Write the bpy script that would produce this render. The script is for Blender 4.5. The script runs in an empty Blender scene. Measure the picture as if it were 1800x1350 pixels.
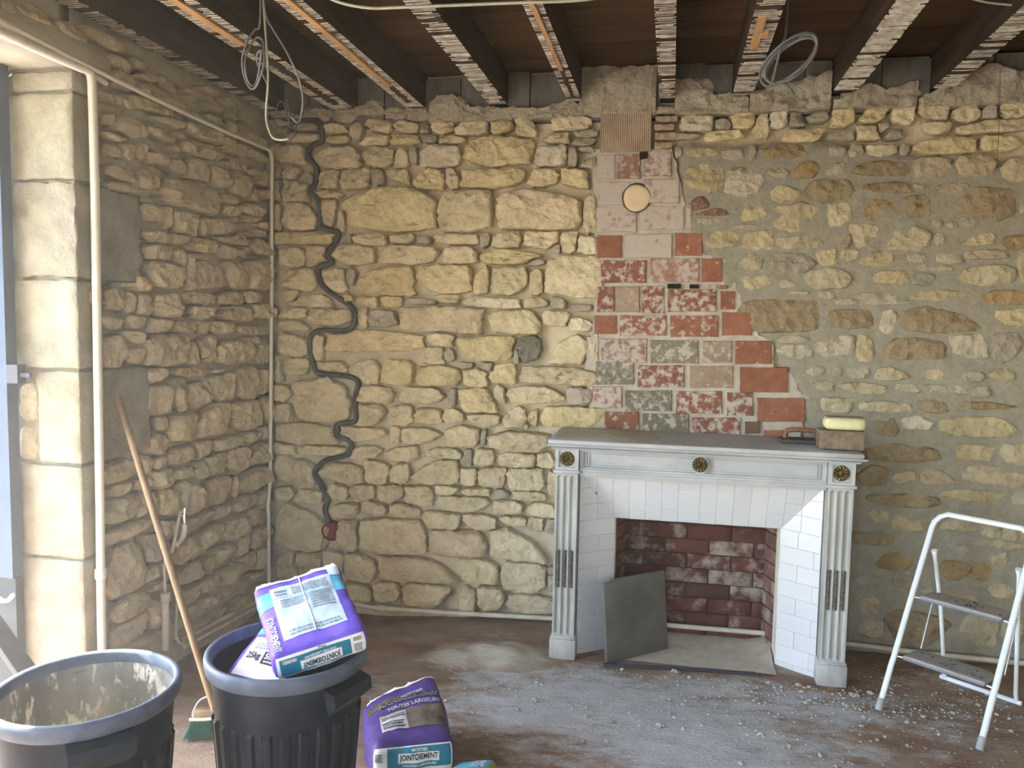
import bpy, math, random
import numpy as np
from mathutils import Vector, Matrix, noise as mnoise
sc = bpy.context.scene
COL = sc.collection
rng = np.random.default_rng(7)
random.seed(7)

# ------------------------------------------------------------------ camera
F = 1398.6
YAW, PITCH, ROLL = .19618526, .0790158, .0190240
CAMP = np.array([0, -4.12, 1.605])
_cy, _sy, _cp, _sp = math.cos(YAW), math.sin(YAW), math.cos(PITCH), math.sin(PITCH)
CF = np.array([-_sy * _cp, _cy * _cp, -_sp]); CR = np.array([_cy, _sy, 0]); CU = np.cross(CR, CF)
_cr, _sr = math.cos(ROLL), math.sin(ROLL)
CR, CU = _cr * CR + _sr * CU, -_sr * CR + _cr * CU
cam = bpy.data.cameras.new('camera'); cam.sensor_width = 36; cam.lens = F / 1800 * 36; cam.clip_start = .05
camo = bpy.data.objects.new('camera', cam); COL.objects.link(camo); sc.camera = camo
camo.matrix_world = Matrix(((CR[0], CU[0], -CF[0], CAMP[0]), (CR[1], CU[1], -CF[1], CAMP[1]), (CR[2], CU[2], -CF[2], CAMP[2]), (0, 0, 0, 1)))


def P(x, y, ax, v):
    """point of the photograph (1800x1350) on the plane axis ax = v"""
    d = CF + CR * (x - 900) / F - CU * (y - 675) / F
    return CAMP + d * ((v - CAMP[ax]) / d[ax])


# ------------------------------------------------------------------ light
sc.view_settings.view_transform = 'Standard'
sc.view_settings.look = 'None'
sc.view_settings.gamma = 1
sc.view_settings.use_curve_mapping = False
sc.view_settings.exposure = 0.82
w = bpy.data.worlds.new('sky'); sc.world = w; w.use_nodes = True
nt = w.node_tree
bg = nt.nodes['Background']
sky = nt.nodes.new('ShaderNodeTexSky'); sky.sky_type = 'NISHITA'; sky.sun_disc = False
sky.sun_elevation = math.radians(51.9); sky.sun_rotation = math.radians(-75.4)   # the same sun as the lamp below
wb = nt.nodes.new('ShaderNodeMix'); wb.data_type = 'RGBA'; wb.blend_type = 'MULTIPLY'; wb.inputs[0].default_value = 1
nt.links.new(sky.outputs[0], wb.inputs[6]); wb.inputs[7].default_value = (1.06, 1.0, .91, 1)
nt.links.new(wb.outputs[2], bg.inputs[0]); bg.inputs[1].default_value = 2.0
sun = bpy.data.lights.new('sun', 'SUN'); sun.energy = 30; sun.angle = .009; sun.color = (1, .95, .86)
suno = bpy.data.objects.new('sun', sun); COL.objects.link(suno)
suno.rotation_euler = Vector((1, -.26, -1.32)).to_track_quat('-Z', 'Y').to_euler()


def portal(name, loc, rot, sx, sy):
    a = bpy.data.lights.new(name, 'AREA'); a.shape = 'RECTANGLE'; a.size = sx; a.size_y = sy
    a.cycles.is_portal = True
    o = bpy.data.objects.new(name, a); COL.objects.link(o); o.location = loc; o.rotation_euler = rot


portal('door_daylight', (-2.93, -2.25, 1.28), (0, -math.pi / 2, 0), 2.7, 1.7)
portal('added_second_door_light', (-2.66, -4.45, 1.35), (0, -math.pi / 2, 0), 2.3, 1.9)  # unseen second door, added to light the back wall from the left

portal('added_rear_window_light', (-.5, -5.64, 1.65), (math.pi / 2, 0, 0), 1.3, 1.3)  # unseen window, added to brighten the room from behind

# ------------------------------------------------------------------ helpers


class MB:
    def __init__(s): s.v = []; s.f = []; s.m = []

    def add(s, v, f, mi=0):
        b = len(s.v); s.v += [tuple(map(float, q)) for q in v]
        s.f += [tuple(i + b for i in q) for q in f]; s.m += [mi] * len(f)
        return s

    def box(s, x0, x1, y0, y1, z0, z1, mi=0):
        v = [(x, y, z) for z in (z0, z1) for y in (y0, y1) for x in (x0, x1)]
        return s.add(v, [(0, 2, 3, 1), (4, 5, 7, 6), (0, 1, 5, 4), (2, 6, 7, 3), (0, 4, 6, 2), (1, 3, 7, 5)], mi)

    def tube(s, pts, r, n=8, mi=0, cap=True, flat=1.0):
        pts = [np.array(p, float) for p in pts]
        rs = r if hasattr(r, '__len__') else [r] * len(pts)
        up = None; V = []; Fc = []
        for i, p in enumerate(pts):
            t = pts[min(i + 1, len(pts) - 1)] - pts[max(i - 1, 0)]; t = t / (np.linalg.norm(t) + 1e-9)
            if up is None:
                up = np.cross(t, (0, 0, 1.0) if abs(t[2]) < .9 else (1.0, 0, 0))
            up = up - t * (up @ t); up /= np.linalg.norm(up) + 1e-9
            b = np.cross(t, up)
            for k in range(n):
                a = 2 * math.pi * k / n
                V.append(p + rs[i] * (math.cos(a) * up + flat * math.sin(a) * b))
        for i in range(len(pts) - 1):
            for k in range(n):
                a, b = i * n + k, i * n + (k + 1) % n
                Fc.append((a, b, b + n, a + n))
        if cap:
            Fc.append(tuple(range(n - 1, -1, -1))); Fc.append(tuple((len(pts) - 1) * n + k for k in range(n)))
        return s.add(V, Fc, mi)

    def lathe(s, prof, c=(0, 0, 0), n=48, fn=None, mi=0):
        V = []; Fc = []
        for r, z in prof:
            for k in range(n):
                a = 2 * math.pi * k / n
                rr = r if fn is None else fn(r, z, a)
                V.append((c[0] + rr * math.cos(a), c[1] + rr * math.sin(a), c[2] + z))
        for i in range(len(prof) - 1):
            for k in range(n):
                a, b = i * n + k, i * n + (k + 1) % n
                Fc.append((a, b, b + n, a + n))
        return s.add(V, Fc, mi)

    def build(s, name, mats, parent=None, origin=None, smooth=None, kind=None, color=None):
        v = np.array(s.v, float)
        o0 = np.zeros(3) if origin is None else np.array(origin, float)
        me = bpy.data.meshes.new(name)
        me.from_pydata((v - o0).tolist(), [], s.f)
        for m in (mats if isinstance(mats, (list, tuple)) else [mats]): me.materials.append(m)
        if any(s.m): me.polygons.foreach_set('material_index', s.m)
        if smooth is not None:
            me.polygons.foreach_set('use_smooth', [True] * len(me.polygons))
            if smooth < 3: me.set_sharp_from_angle(angle=smooth)
        me.update()
        o = bpy.data.objects.new(name, me); COL.objects.link(o)
        if parent is not None:
            o.parent = parent
            po = np.array(parent.get('_org', (0, 0, 0)))
            o.location = o0 - po
        else:
            o.location = o0
        o['_org'] = o0.tolist()
        if kind: o['kind'] = kind
        if color is not None: o.color = color
        return o


def tag(o, label=None, cat=None, group=None, kind=None):
    if label: o['label'] = label
    if cat: o['category'] = cat
    if group: o['group'] = group
    if kind: o['kind'] = kind
    return o


def empty(name, loc, label=None, cat=None, group=None, kind=None):
    o = bpy.data.objects.new(name, None); COL.objects.link(o); o.location = loc; o.empty_display_size = .05
    o['_org'] = [float(q) for q in loc]
    return tag(o, label, cat, group, kind)


def spline(pts, n=6):
    pts = [np.array(p, float) for p in pts]; out = []
    for i in range(len(pts) - 1):
        p0, p1, p2, p3 = pts[max(i - 1, 0)], pts[i], pts[i + 1], pts[min(i + 2, len(pts) - 1)]
        for k in range(n):
            t = k / n
            out.append(.5 * (2 * p1 + (p2 - p0) * t + (2 * p0 - 5 * p1 + 4 * p2 - p3) * t * t + (3 * p1 - p0 - 3 * p2 + p3) * t ** 3))
    out.append(pts[-1]); return out


def N3(p, s=1.0): return mnoise.noise(Vector(p) * s)


def rbox_grid(hx, hy, hz, r, step, fn=None):
    """rounded box, gridded; fn(p, n) -> offset along n"""
    H = np.array([hx, hy, hz]); r = min(r, hx * .95, hy * .95, hz * .95); I = H - r
    vid = {}; V = []; Fc = []

    def coords(h):
        k = max(2, int(round(2 * h / step))); c = np.linspace(-1, 1, k + 1)
        e = 1 - .45 * r / h
        return sorted(set([round(float(x), 5) for x in c] + [round(e, 5), round(-e, 5)]))
    C = [coords(h) for h in H]

    def vert(q):
        key = tuple(round(float(x), 5) for x in q)
        if key in vid: return vid[key]
        p = np.array(q) * H; cl = np.clip(p, -I, I); d = p - cl; L = np.linalg.norm(d)
        n = d / L if L > 1e-9 else np.array([0, 0, 1.0])
        p = cl + n * r
        if fn is not None: p = p + n * fn(p, n)
        vid[key] = len(V); V.append(p); return vid[key]
    for ax in range(3):
        u, v = [(1, 2), (2, 0), (0, 1)][ax]
        for s in (-1, 1):
            for i in range(len(C[u]) - 1):
                for j in range(len(C[v]) - 1):
                    ids = []
                    for a, b in ((i, j), (i + 1, j), (i + 1, j + 1), (i, j + 1)):
                        q = [0, 0, 0]; q[ax] = s; q[u] = C[u][a]; q[v] = C[v][b]; ids.append(vert(q))
                    Fc.append(tuple(ids) if s > 0 else tuple(ids[::-1]))
    return V, Fc


# ------------------------------------------------------------------ materials


def mat(name, c1, c2=None, scale=6, lo=.35, hi=.65, rough=.85, bump=.25, bscale=40, bdist=.004, metallic=0, objcol=False,
        stain=None, stretch=None, voro=0, spec=.3, attr=None, coat=None, emis=None):
    m = bpy.data.materials.new(name); m.use_nodes = True
    t = m.node_tree; L = t.links.new; b = t.nodes['Principled BSDF']
    b.inputs['Roughness'].default_value = rough; b.inputs['Metallic'].default_value = metallic
    b.inputs['Specular IOR Level'].default_value = spec
    tc = t.nodes.new('ShaderNodeTexCoord'); co = tc.outputs['Object']
    oi = t.nodes.new('ShaderNodeObjectInfo')
    ad = t.nodes.new('ShaderNodeVectorMath'); ad.operation = 'MULTIPLY_ADD'
    mu = t.nodes.new('ShaderNodeVectorMath'); mu.operation = 'SCALE'; mu.inputs[0].default_value = (31, 17, 23)
    L(oi.outputs['Random'], mu.inputs['Scale'])
    L(co, ad.inputs[0]); ad.inputs[1].default_value = stretch or (1, 1, 1); L(mu.outputs[0], ad.inputs[2])
    co = ad.outputs[0]

    def nz(sc_, det=6, rg=.6):
        n = t.nodes.new('ShaderNodeTexNoise'); n.inputs['Scale'].default_value = sc_; n.inputs['Detail'].default_value = det
        n.inputs['Roughness'].default_value = rg; L(co, n.inputs['Vector']); return n.outputs[0]

    def ramp(f, a, bb):
        r = t.nodes.new('ShaderNodeMapRange'); r.inputs[1].default_value = a; r.inputs[2].default_value = bb; L(f, r.inputs[0]); return r.outputs[0]

    def mix(f, a, bb, mode='MIX'):
        n = t.nodes.new('ShaderNodeMix'); n.data_type = 'RGBA'; n.blend_type = mode
        for s_, v in ((0, f), (6, a), (7, bb)):
            if isinstance(v, (tuple, list)): n.inputs[s_].default_value = (*v[:3], 1)
            elif isinstance(v, (int, float)): n.inputs[s_].default_value = v
            else: L(v, n.inputs[s_])
        return n.outputs[2]
    c = mix(ramp(nz(scale), lo, hi), c1, c2 or c1)
    if objcol: c = mix(1.0, c, oi.outputs['Color'], 'MULTIPLY')
    if stain:
        for (sc_col, s_, a, bb, amt) in stain:
            if amt == 'alpha':
                f = nz(s_, 8, .65)
                q = t.nodes.new('ShaderNodeMath'); q.operation = 'ADD'; L(f, q.inputs[0]); L(oi.outputs['Alpha'], q.inputs[1])
                f = ramp(q.outputs[0], a, bb)
            else:
                f = ramp(nz(s_, 8, .65), a, bb)
                q = t.nodes.new('ShaderNodeMath'); q.operation = 'MULTIPLY'; L(f, q.inputs[0]); q.inputs[1].default_value = amt; f = q.outputs[0]
            c = mix(f, c, sc_col)
    if attr:
        at = t.nodes.new('ShaderNodeAttribute'); at.attribute_name = attr[0]
        q = t.nodes.new('ShaderNodeMath'); q.operation = 'ADD'; L(at.outputs['Fac'], q.inputs[0])
        q2 = t.nodes.new('ShaderNodeMath'); q2.operation = 'MULTIPLY_ADD'; L(nz(attr[2], 8, .7), q2.inputs[0]); q2.inputs[1].default_value = attr[3]; q2.inputs[2].default_value = -.5 * attr[3]
        L(q2.outputs[0], q.inputs[1])
        c2_ = mix(ramp(nz(scale * 2.3), .35, .65), attr[1], tuple(x * .82 for x in attr[1]))
        c = mix(ramp(q.outputs[0], .28, .78), c, c2_)
    L(c, b.inputs['Base Color'])
    if bump:
        h = nz(bscale, 8, .65)
        if voro:
            v = t.nodes.new('ShaderNodeTexVoronoi'); v.inputs['Scale'].default_value = voro; L(co, v.inputs['Vector'])
            q = t.nodes.new('ShaderNodeMath'); q.operation = 'ADD'; L(h, q.inputs[0]); L(v.outputs[0], q.inputs[1]); h = q.outputs[0]
        bn = t.nodes.new('ShaderNodeBump'); bn.inputs['Strength'].default_value = bump; bn.inputs['Distance'].default_value = bdist
        L(h, bn.inputs['Height']); L(bn.outputs[0], b.inputs['Normal'])
    return m


M_STONE = mat('limestone', (.87, .85, .80), (1.14, 1.12, 1.08), 9, rough=.95, bump=1.0, bscale=34, bdist=.022, objcol=True, voro=22, spec=.15,
              stain=[((.52, .385, .19), 6, .56, .74, .45), ((.33, .265, .19), 30, .62, .74, .45), ((.74, .68, .56), 17, .58, .72, .55), ((.16, .12, .085), 75, .66, .74, .6)])
M_STONED = mat('weathered_limestone', (.8, .77, .73), (1.1, 1.08, 1.05), 7, rough=.95, bump=1.0, bscale=32, bdist=.022, objcol=True, voro=20, spec=.15,
               stain=[((.16, .10, .05), 14, .52, .70, .75), ((.62, .52, .33), 30, .6, .75, .5)])
M_BED = mat('wall_mortar', (.53, .455, .33), (.66, .57, .43), 14, rough=1, bump=.8, bscale=45, bdist=.01, spec=.1,
            attr=('grey', (.35, .325, .265), 9, .25), stain=[((.3, .24, .165), 6, .6, .8, .4)])
M_RUBBLE = mat('rough_mortar', (.47, .41, .31), (.62, .55, .43), 9, rough=1, bump=1, bscale=45, bdist=.025, objcol=False, spec=.1, stain=[((.17, .15, .105), 11, .55, .72, .7), ((.74, .69, .58), 22, .6, .72, .5)])
M_ASHLAR = mat('ashlar_limestone', (.28, .255, .20), (.40, .37, .30), 7, rough=.95, bump=.9, bscale=42, bdist=.012, objcol=True, spec=.15,
               stain=[((.42, .36, .21), 4, .5, .7, .5), ((.20, .17, .13), 22, .6, .75, .5)])
M_BRICK = mat('old_brick', (.85, .82, .8), (1.15, 1.1, 1.1), 20, rough=.95, bump=.6, bscale=60, bdist=.006, objcol=True, spec=.15,
              stain=[((.08, .05, .04), 40, .62, .75, .5), ((.50, .44, .39), 28, 1.0, 1.10, 'alpha')])
M_LIME = mat('lime_pointing', (.44, .39, .335), (.57, .51, .45), 15, rough=1, bump=.8, bscale=60, bdist=.008, spec=.1)
M_WOODDARK = mat('dark_joist_wood', (.028, .018, .012), (.07, .045, .028), 10, rough=.75, bump=.4, bscale=30, stretch=(3, .35, 3), spec=.3)
M_PLANK = mat('ceiling_board_wood', (.052, .029, .015), (.10, .057, .029), 6, rough=.8, bump=.3, bscale=22, stretch=(.3, 2, 2), objcol=True, spec=.25,
              stain=[((.5, .42, .33), 30, .70, .74, .5)])
M_LATH = mat('orange_lath_wood', (.42, .23, .10), (.60, .36, .17), 12, rough=.75, bump=.3, stretch=(3, .4, 3))
M_RIDGE = mat('old_ceiling_plaster', (.30, .26, .21), (.62, .57, .5), 25, rough=1, bump=.5, bscale=70)
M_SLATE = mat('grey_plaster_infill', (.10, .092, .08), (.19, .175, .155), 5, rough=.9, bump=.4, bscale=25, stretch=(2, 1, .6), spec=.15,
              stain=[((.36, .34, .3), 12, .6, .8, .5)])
M_PIPE = mat('painted_cream_pipe', (.70, .665, .57), (.76, .73, .65), 8, rough=.5, bump=.1, spec=.4, stain=[((.42, .36, .27), 18, .62, .75, .5)])
M_PIPE_DIRTY = mat('dusty_pipe', (.47, .42, .34), (.66, .61, .52), 9, rough=.8, bump=.2)
M_MARBLE = mat('white_marble', (.38, .388, .40), (.47, .48, .495), 4, rough=.45, bump=.12, bscale=50, spec=.4, stretch=(1, 1, 2.2),
               stain=[((.28, .30, .33), 3.2, .54, .66, .6), ((.38, .365, .33), 9, .55, .8, .6)])
M_MARBLE_OLD = mat('weathered_marble', (.36, .36, .34), (.48, .48, .46), 7, rough=.6, bump=.3, bscale=40, stretch=(2, 2, .6),
                   stain=[((.27, .235, .18), 6, .5, .75, .6)])
M_TILE = mat('white_glazed_tile', (.64, .645, .66), (.69, .695, .71), 3, rough=.25, bump=.03, bscale=12, spec=.5, objcol=True)
M_GROUT = mat('tile_grout', (.20, .185, .165), rough=1, bump=.1)
M_BRONZE = mat('gilded_bronze', (.10, .075, .035), (.22, .165, .075), 60, rough=.45, bump=.3, bscale=120, metallic=.7)
M_BRONZE_DARK = mat('tarnished_bronze', (.10, .08, .06), (.17, .14, .11), 60, rough=.6, bump=.4, bscale=100, metallic=.3)
M_CREAM = mat('cream_plaster', (.60, .55, .45), (.74, .70, .62), 9, rough=.95, bump=.4, bscale=35, stain=[((.25, .13, .07), 12, .62, .72, .6)])
M_FIREBRICK = mat('sooty_firebrick', (.75, .75, .75), (1.15, 1.1, 1.1), 12, rough=1, bump=.6, bscale=45, objcol=True, spec=.1,
                  stain=[((.05, .035, .03), 5, .5, .75, .6), ((.34, .28, .24), 11, 1.03, 1.2, 'alpha')])
M_SOOT = mat('sooty_joint', (.09, .058, .048), (.15, .105, .09), 9, rough=1, bump=.4)
M_SLAB = mat('dark_grey_slab', (.115, .112, .098), (.165, .16, .14), 5, rough=.8, bump=.25, bscale=40, spec=.2, stain=[((.3, .29, .25), 25, .68, .75, .5)])
M_FLOOR = mat('dusty_floor', (.23, .135, .085), (.37, .255, .175), 5, rough=.8, bump=1, bscale=75, bdist=.012, spec=.2, stretch=(.8, 1.6, 1),
              attr=('dust', (.60, .59, .575), 8, 2.3), stain=[((.42, .35, .28), 3, .45, .7, .5), ((.10, .065, .045), 26, .62, .72, .6)])
M_DUST = mat('mortar_dust', (.45, .40, .31), (.56, .51, .42), 20, rough=1, bump=.5, bscale=90, spec=.1)
M_CHIP = mat('mortar_chips', (.33, .305, .27), (.52, .50, .465), 20, rough=1, bump=.5, bscale=60, spec=.1)
M_BIN = mat('black_bin_plastic', (.006, .009, .015), (.012, .017, .025), 6, rough=.55, bump=.12, bscale=60, spec=.22,
            stain=[((.33, .33, .33), 16, .70, .74, .5), ((.07, .08, .09), 5, .5, .8, .4)])
M_BINRIM = mat('dusty_sheen_bin_rim', (.06, .075, .11), (.12, .14, .185), 12, rough=.5, bump=.15, spec=.3)  # rim dust plus the sky's blue sheen mixed into the colour
M_BININ = mat('mortar_splashed_plastic', (.13, .125, .11), (.20, .19, .165), 8, rough=.5, bump=.3, spec=.4, stretch=(1, 1, .45),
              stain=[((.70, .64, .52), 26, .545, .60, .9), ((.35, .33, .28), 7, .45, .65, .6)])
M_PURPLE = mat('purple_paper', (.13, .075, .50), (.175, .105, .60), 10, rough=.6, bump=.5, bscale=14, bdist=.01, spec=.2)
M_PURPLE_SHADE = mat('shaded_purple_paper', (.042, .02, .12), (.07, .035, .185), 10, rough=.55, bump=.5, bscale=14, bdist=.01, spec=.35)  # same bag paper, the bins' shade darkened into its colour
M_TEAL = mat('teal_print', (.015, .17, .27), (.02, .20, .31), 10, rough=.5, bump=.2)
M_BLUE = mat('light_teal_print', (.08, .36, .50), (.10, .42, .56), 10, rough=.5, bump=.2)
M_PALE = mat('sky_tinted_paper', (.44, .54, .62), (.52, .62, .70), 12, rough=.5, bump=.4, bscale=16, bdist=.006)  # white print with blue sky light put into the colour
M_WHITE = mat('white_paper', (.74, .74, .74), (.80, .80, .80), 12, rough=.7, bump=.3, bscale=30)
M_GREYP = mat('grey_print', (.30, .29, .29), (.42, .41, .41), 14, rough=.7, bump=.2)
M_BROWNP = mat('brown_photo_print', (.06, .045, .035), (.15, .11, .075), 12, rough=.7, bump=.2)
M_INK = mat('black_ink', (.02, .02, .025), rough=.6, bump=0)
M_INKG = mat('grey_ink', (.20, .24, .29), rough=.6, bump=0)
M_GREENBAG = mat('green_paper', (.23, .30, .05), (.30, .37, .08), 8, rough=.6, bump=.4, bscale=16)
M_HANDLE = mat('worn_broom_wood', (.20, .125, .068), (.34, .23, .13), 7, rough=.6, bump=.2, stretch=(2, 2, .3))
M_BRISTLE = mat('green_bristle', (.03, .16, .13), (.06, .26, .21), 40, rough=.6, bump=0)
M_WHITEMETAL = mat('white_painted_steel', (.72, .75, .79), (.78, .81, .85), 6, rough=.35, bump=.04, spec=.5)
M_TREAD = mat('grey_plastic_tread', (.17, .18, .23), (.21, .22, .27), 8, rough=.6, bump=.2, attr=('dust', (.40, .37, .33), 12, .8))
M_CHROME = mat('bare_steel', (.65, .66, .68), rough=.25, bump=0, metallic=.9)
M_CABLE = mat('grey_cable', (.16, .16, .17), (.22, .22, .23), 20, rough=.5, bump=.05)
M_CABLEY = mat('dusty_yellow_grey_cable', (.34, .33, .25), (.44, .43, .34), 20, rough=.5, bump=.05)
M_CONDUIT = mat('dark_grey_conduit', (.06, .058, .055), (.12, .115, .105), 14, rough=.75, bump=.4, bscale=60)
M_REDBOX = mat('red_plastic', (.20, .025, .03), (.26, .04, .045), 8, rough=.5, bump=.05)
M_ALU = mat('grey_aluminium', (.09, .11, .15), (.105, .13, .17), 4, rough=.7, bump=.02, spec=.1)
M_PANEL = mat('grey_door_panel', (.06, .064, .066), (.075, .078, .08), 4, rough=.8, bump=.05, spec=.1)
M_BRACKET = mat('dark_bracket', (.05, .05, .07), rough=.5, bump=0)
M_LINTEL = mat('old_lintel_timber', (.33, .29, .24), (.52, .46, .36), 8, rough=.95, bump=.7, bscale=25, stretch=(2, .5, 2))
M_SPONGE = mat('yellow_sponge', (.66, .62, .34), (.76, .72, .45), 20, rough=1, bump=.8, bscale=90, bdist=.004)
M_SPONGETOP = mat('dirty_sponge_top', (.36, .29, .20), (.44, .36, .26), 20, rough=1, bump=.5, bscale=60)
M_REDWOOD = mat('red_brown_wood', (.19, .085, .05), (.26, .13, .08), 9, rough=.55, bump=.1)
M_BLOCK = mat('brown_dusty_brick', (.16, .12, .085), (.27, .215, .155), 30, rough=1, bump=.5, bscale=60)
M_TERRA = mat('ribbed_terracotta', (.36, .27, .20), (.48, .38, .29), 9, rough=1, bump=.4, bscale=50)
M_PLUG = mat('ochre_plaster', (.70, .53, .34), (.76, .60, .41), 6, rough=.95, bump=.3, stain=[((.78, .74, .68), 9, .6, .66, .8)])
M_HOLE = mat('hole_shade', (.02, .016, .013), rough=1, bump=0)
M_PLAINWALL = mat('plain_plaster', (.56, .50, .40), (.64, .58, .47), 4, rough=1, bump=.3)
M_GROUND = mat('outside_paving', (.25, .24, .22), (.30, .29, .265), 3, rough=1, bump=.2)
M_BOARD = mat('pale_board', (.13, .13, .13), (.18, .18, .18), 6, rough=.7, bump=.1)

M_HEAP = mat('mortar_dust_on_floor', (.23, .135, .085), (.37, .255, .175), 5, rough=.9, bump=.9, bscale=60, bdist=.006, spec=.2, stretch=(.8, 1.6, 1), attr=('dust', (.47, .425, .34), 9, 1.2), stain=[((.42, .35, .28), 3, .45, .7, .6)])
# ------------------------------------------------------------------ room shell
XL, XR, YB, ZC = -2.2, 2.6, -5.6, 2.885
ZJ = 2.715
FC = {'t': (.735, .635, .445), 'y': (.75, .635, .395), 'w': (.76, .69, .545), 'g': (.54, .495, .41), 'p': (.61, .53, .455), 'o': (.56, .40, .20),
      'b': (.55, .44, .28), 'r': (.36, .21, .155), 'm': (.58, .51, .39), 'd': (.27, .235, .215)}


def parse(crops, plane, val):
    """rows of boxes read from enlargements -> stones as (u, v, a, b, code) on a wall plane"""
    out = []
    for ox, oy, s, txt in crops:
        for q in txt.split(';'):
            q = q.split()
            if not q: continue
            code = q[4] if len(q) > 4 else 't'
            x0, y0, x1, y1 = [float(k) / s for k in q[:4]]
            x0 += ox; x1 += ox; y0 += oy; y1 += oy
            xc, yc = (x0 + x1) / 2, (y0 + y1) / 2
            ui = 0 if plane == 1 else 1
            a0, a1 = P(x0, yc, plane, val)[ui], P(x1, yc, plane, val)[ui]
            c = P(xc, yc, plane, val)
            d = P(xc + 1, yc, plane, val)
            e = c.copy(); e[ui] += .01
            # slope of a level line here, in the photograph
            rel = lambda p: (F * ((p - CAMP) @ CR) / ((p - CAMP) @ CF), -F * ((p - CAMP) @ CU) / ((p - CAMP) @ CF))
            r0, r1 = rel(c), rel(e)
            sl = abs((r1[1] - r0[1]) / (r1[0] - r0[0] + 1e-9))
            hh = max((y1 - y0) - sl * (x1 - x0) * .75, (y1 - y0) * .5)
            v0, v1 = P(xc, yc + hh / 2, plane, val)[2], P(xc, yc - hh / 2, plane, val)[2]
            out.append((c[ui], c[2], abs(a1 - a0) / 2, abs(v1 - v0) / 2, code))
    return out


BL = [
 (470, 170, 4.5, """300 90 500 200 m;780 30 930 165 m;930 80 1100 175 m;520 110 690 205 m;1110 90 1290 200 m;40 185 165 240;70 245 165 290;215 210 400 268;440 212 635 290;655 212 755 350;765 180 985 290;
985 195 1190 295;1210 225 1270 290;40 300 110 350;175 295 405 365;445 315 670 375;725 303 965 390;970 297 1200 390 y;1225 303 1345 370;45 385 325 545;332 385 745 575;740 388 1000 555;1003 400 1115 550;
1120 395 1185 520;1215 375 1520 550 w;115 555 250 650;45 560 110 640;250 610 355 690;395 580 565 735;580 570 800 745;830 578 925 695;940 585 1125 705;1145 580 1405 750 y;115 665 325 830;45 680 105 830;
370 730 620 810;430 800 550 1030;550 870 630 1060;575 715 1330 1060 y;110 850 370 1060;45 850 105 1060;570 1090 665 1160;675 1090 945 1190;965 1090 1150 1160;1190 1105 1290 1165;50 1070 525 1165 y;
110 1200 290 1340;310 1180 490 1340;515 1165 850 1325;870 1170 1370 1325"""),
 (760, 170, 4.5, """20 10 290 190 m;300 85 520 190 m;540 90 760 165 m;0 205 165 290;175 188 415 310;480 180 645 305 y;655 160 930 325;940 150 1230 265;885 290 1100 365;1130 265 1295 325 p;1115 330 1290 400 p;
1140 390 1295 440 p;50 305 280 375;260 310 795 555 y;805 390 1055 545 w;1075 400 1155 545;1160 470 1290 570 w;105 565 215 725;228 570 720 720 y;750 575 1000 705;1015 575 1245 720 y;30 735 480 1070;490 730 1200 1050;
1180 790 1290 1080;40 1090 355 1175;380 1065 465 1195;475 1060 700 1195;720 1075 985 1200;1010 1080 1150 1225;935 1165 1020 1235;1140 1100 1290 1240 w;75 1180 355 1330;385 1205 840 1330 y;720 1280 910 1345;
1040 60 1240 140 m"""),
 (760, 460, 4.5, """885 -40 1320 265;450 40 760 262;760 60 870 250;320 30 450 240 y;-135 15 325 250 y;20 265 215 330;235 280 705 375 w;705 290 925 370;930 270 1050 370 y;1110 335 1245 390 r;-250 345 430 580;
405 375 860 560;865 390 1070 540;1080 450 1250 560 w;180 585 640 790 y;668 600 870 785 d;870 545 1240 790;-60 545 170 680;-75 660 95 800;90 680 170 780;640 690 700 800;200 800 310 850;385 800 490 870;
-125 830 235 985 y;240 845 430 990;460 815 675 965 y;685 835 1275 980;1230 590 1310 840 w;-260 1000 105 1115;110 1000 190 1140;195 1000 515 1200 y;465 980 580 1120;590 980 1045 1135;1060 990 1250 1130 p;
80 1160 240 1265;300 1200 550 1300;545 1150 780 1310;860 1145 1340 1310 y;740 1170 850 1290;-125 1165 70 1275 y;1090 560 1230 640 m"""),
 (470, 460, 4.5, """140 60 410 220;130 225 250 330;430 55 620 260;620 60 700 180;700 30 1160 265 y;570 255 690 355;695 280 885 360 y;890 270 1065 360 y;1110 290 1350 335;155 265 540 360;110 350 320 450;310 370 680 530;
690 365 790 515;800 390 1030 505 p;105 470 330 545;105 560 315 745;355 570 445 780;440 545 1275 760 y;115 770 340 890;385 790 610 880;655 785 885 970;900 790 1165 970 y;200 905 680 1265;45 960 190 1110;
45 1110 200 1260;45 760 110 950;715 985 1000 1120;695 1125 945 1300;945 1140 1145 1285"""),
 (470, 750, 3.75, """90 -20 460 130;480 5 800 115;805 5 880 108;45 105 180 185;190 115 520 190;540 130 755 215;765 115 1000 235;45 190 300 400;320 240 640 380;640 205 790 380;820 240 930 375;385 380 530 485;
535 380 700 490;730 385 890 505;905 385 1095 535;65 395 170 480;180 420 345 510;390 505 600 610;620 480 790 580;810 500 1010 600;65 500 370 820;475 615 600 820;600 590 1040 870;75 830 180 990;180 830 350 950;
370 830 500 960;510 830 720 1030;730 850 1295 1040;510 1030 690 1150;690 1030 880 1160;890 1030 1200 1190"""),
 (740, 750, 3.75, """-130 10 150 122;5 140 270 215;-60 205 260 385;95 390 260 450;15 545 245 680;160 0 385 135;395 30 435 125;435 35 815 165;270 150 340 260;345 140 490 255;495 165 730 270;770 170 880 265;
250 265 365 385;380 255 560 390;570 275 830 420;830 300 900 440;250 400 440 455;490 415 585 465;600 430 805 495;95 460 470 575;475 480 660 585;710 500 880 605;290 580 480 680;525 590 700 670;700 590 800 690;
820 610 880 700;50 675 440 860;450 680 855 900;250 865 515 1045;520 885 820 1095;840 980 900 1080;840 930 880 975;210 1050 370 1220;360 1060 560 1220;545 1110 870 1240""")]
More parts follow.
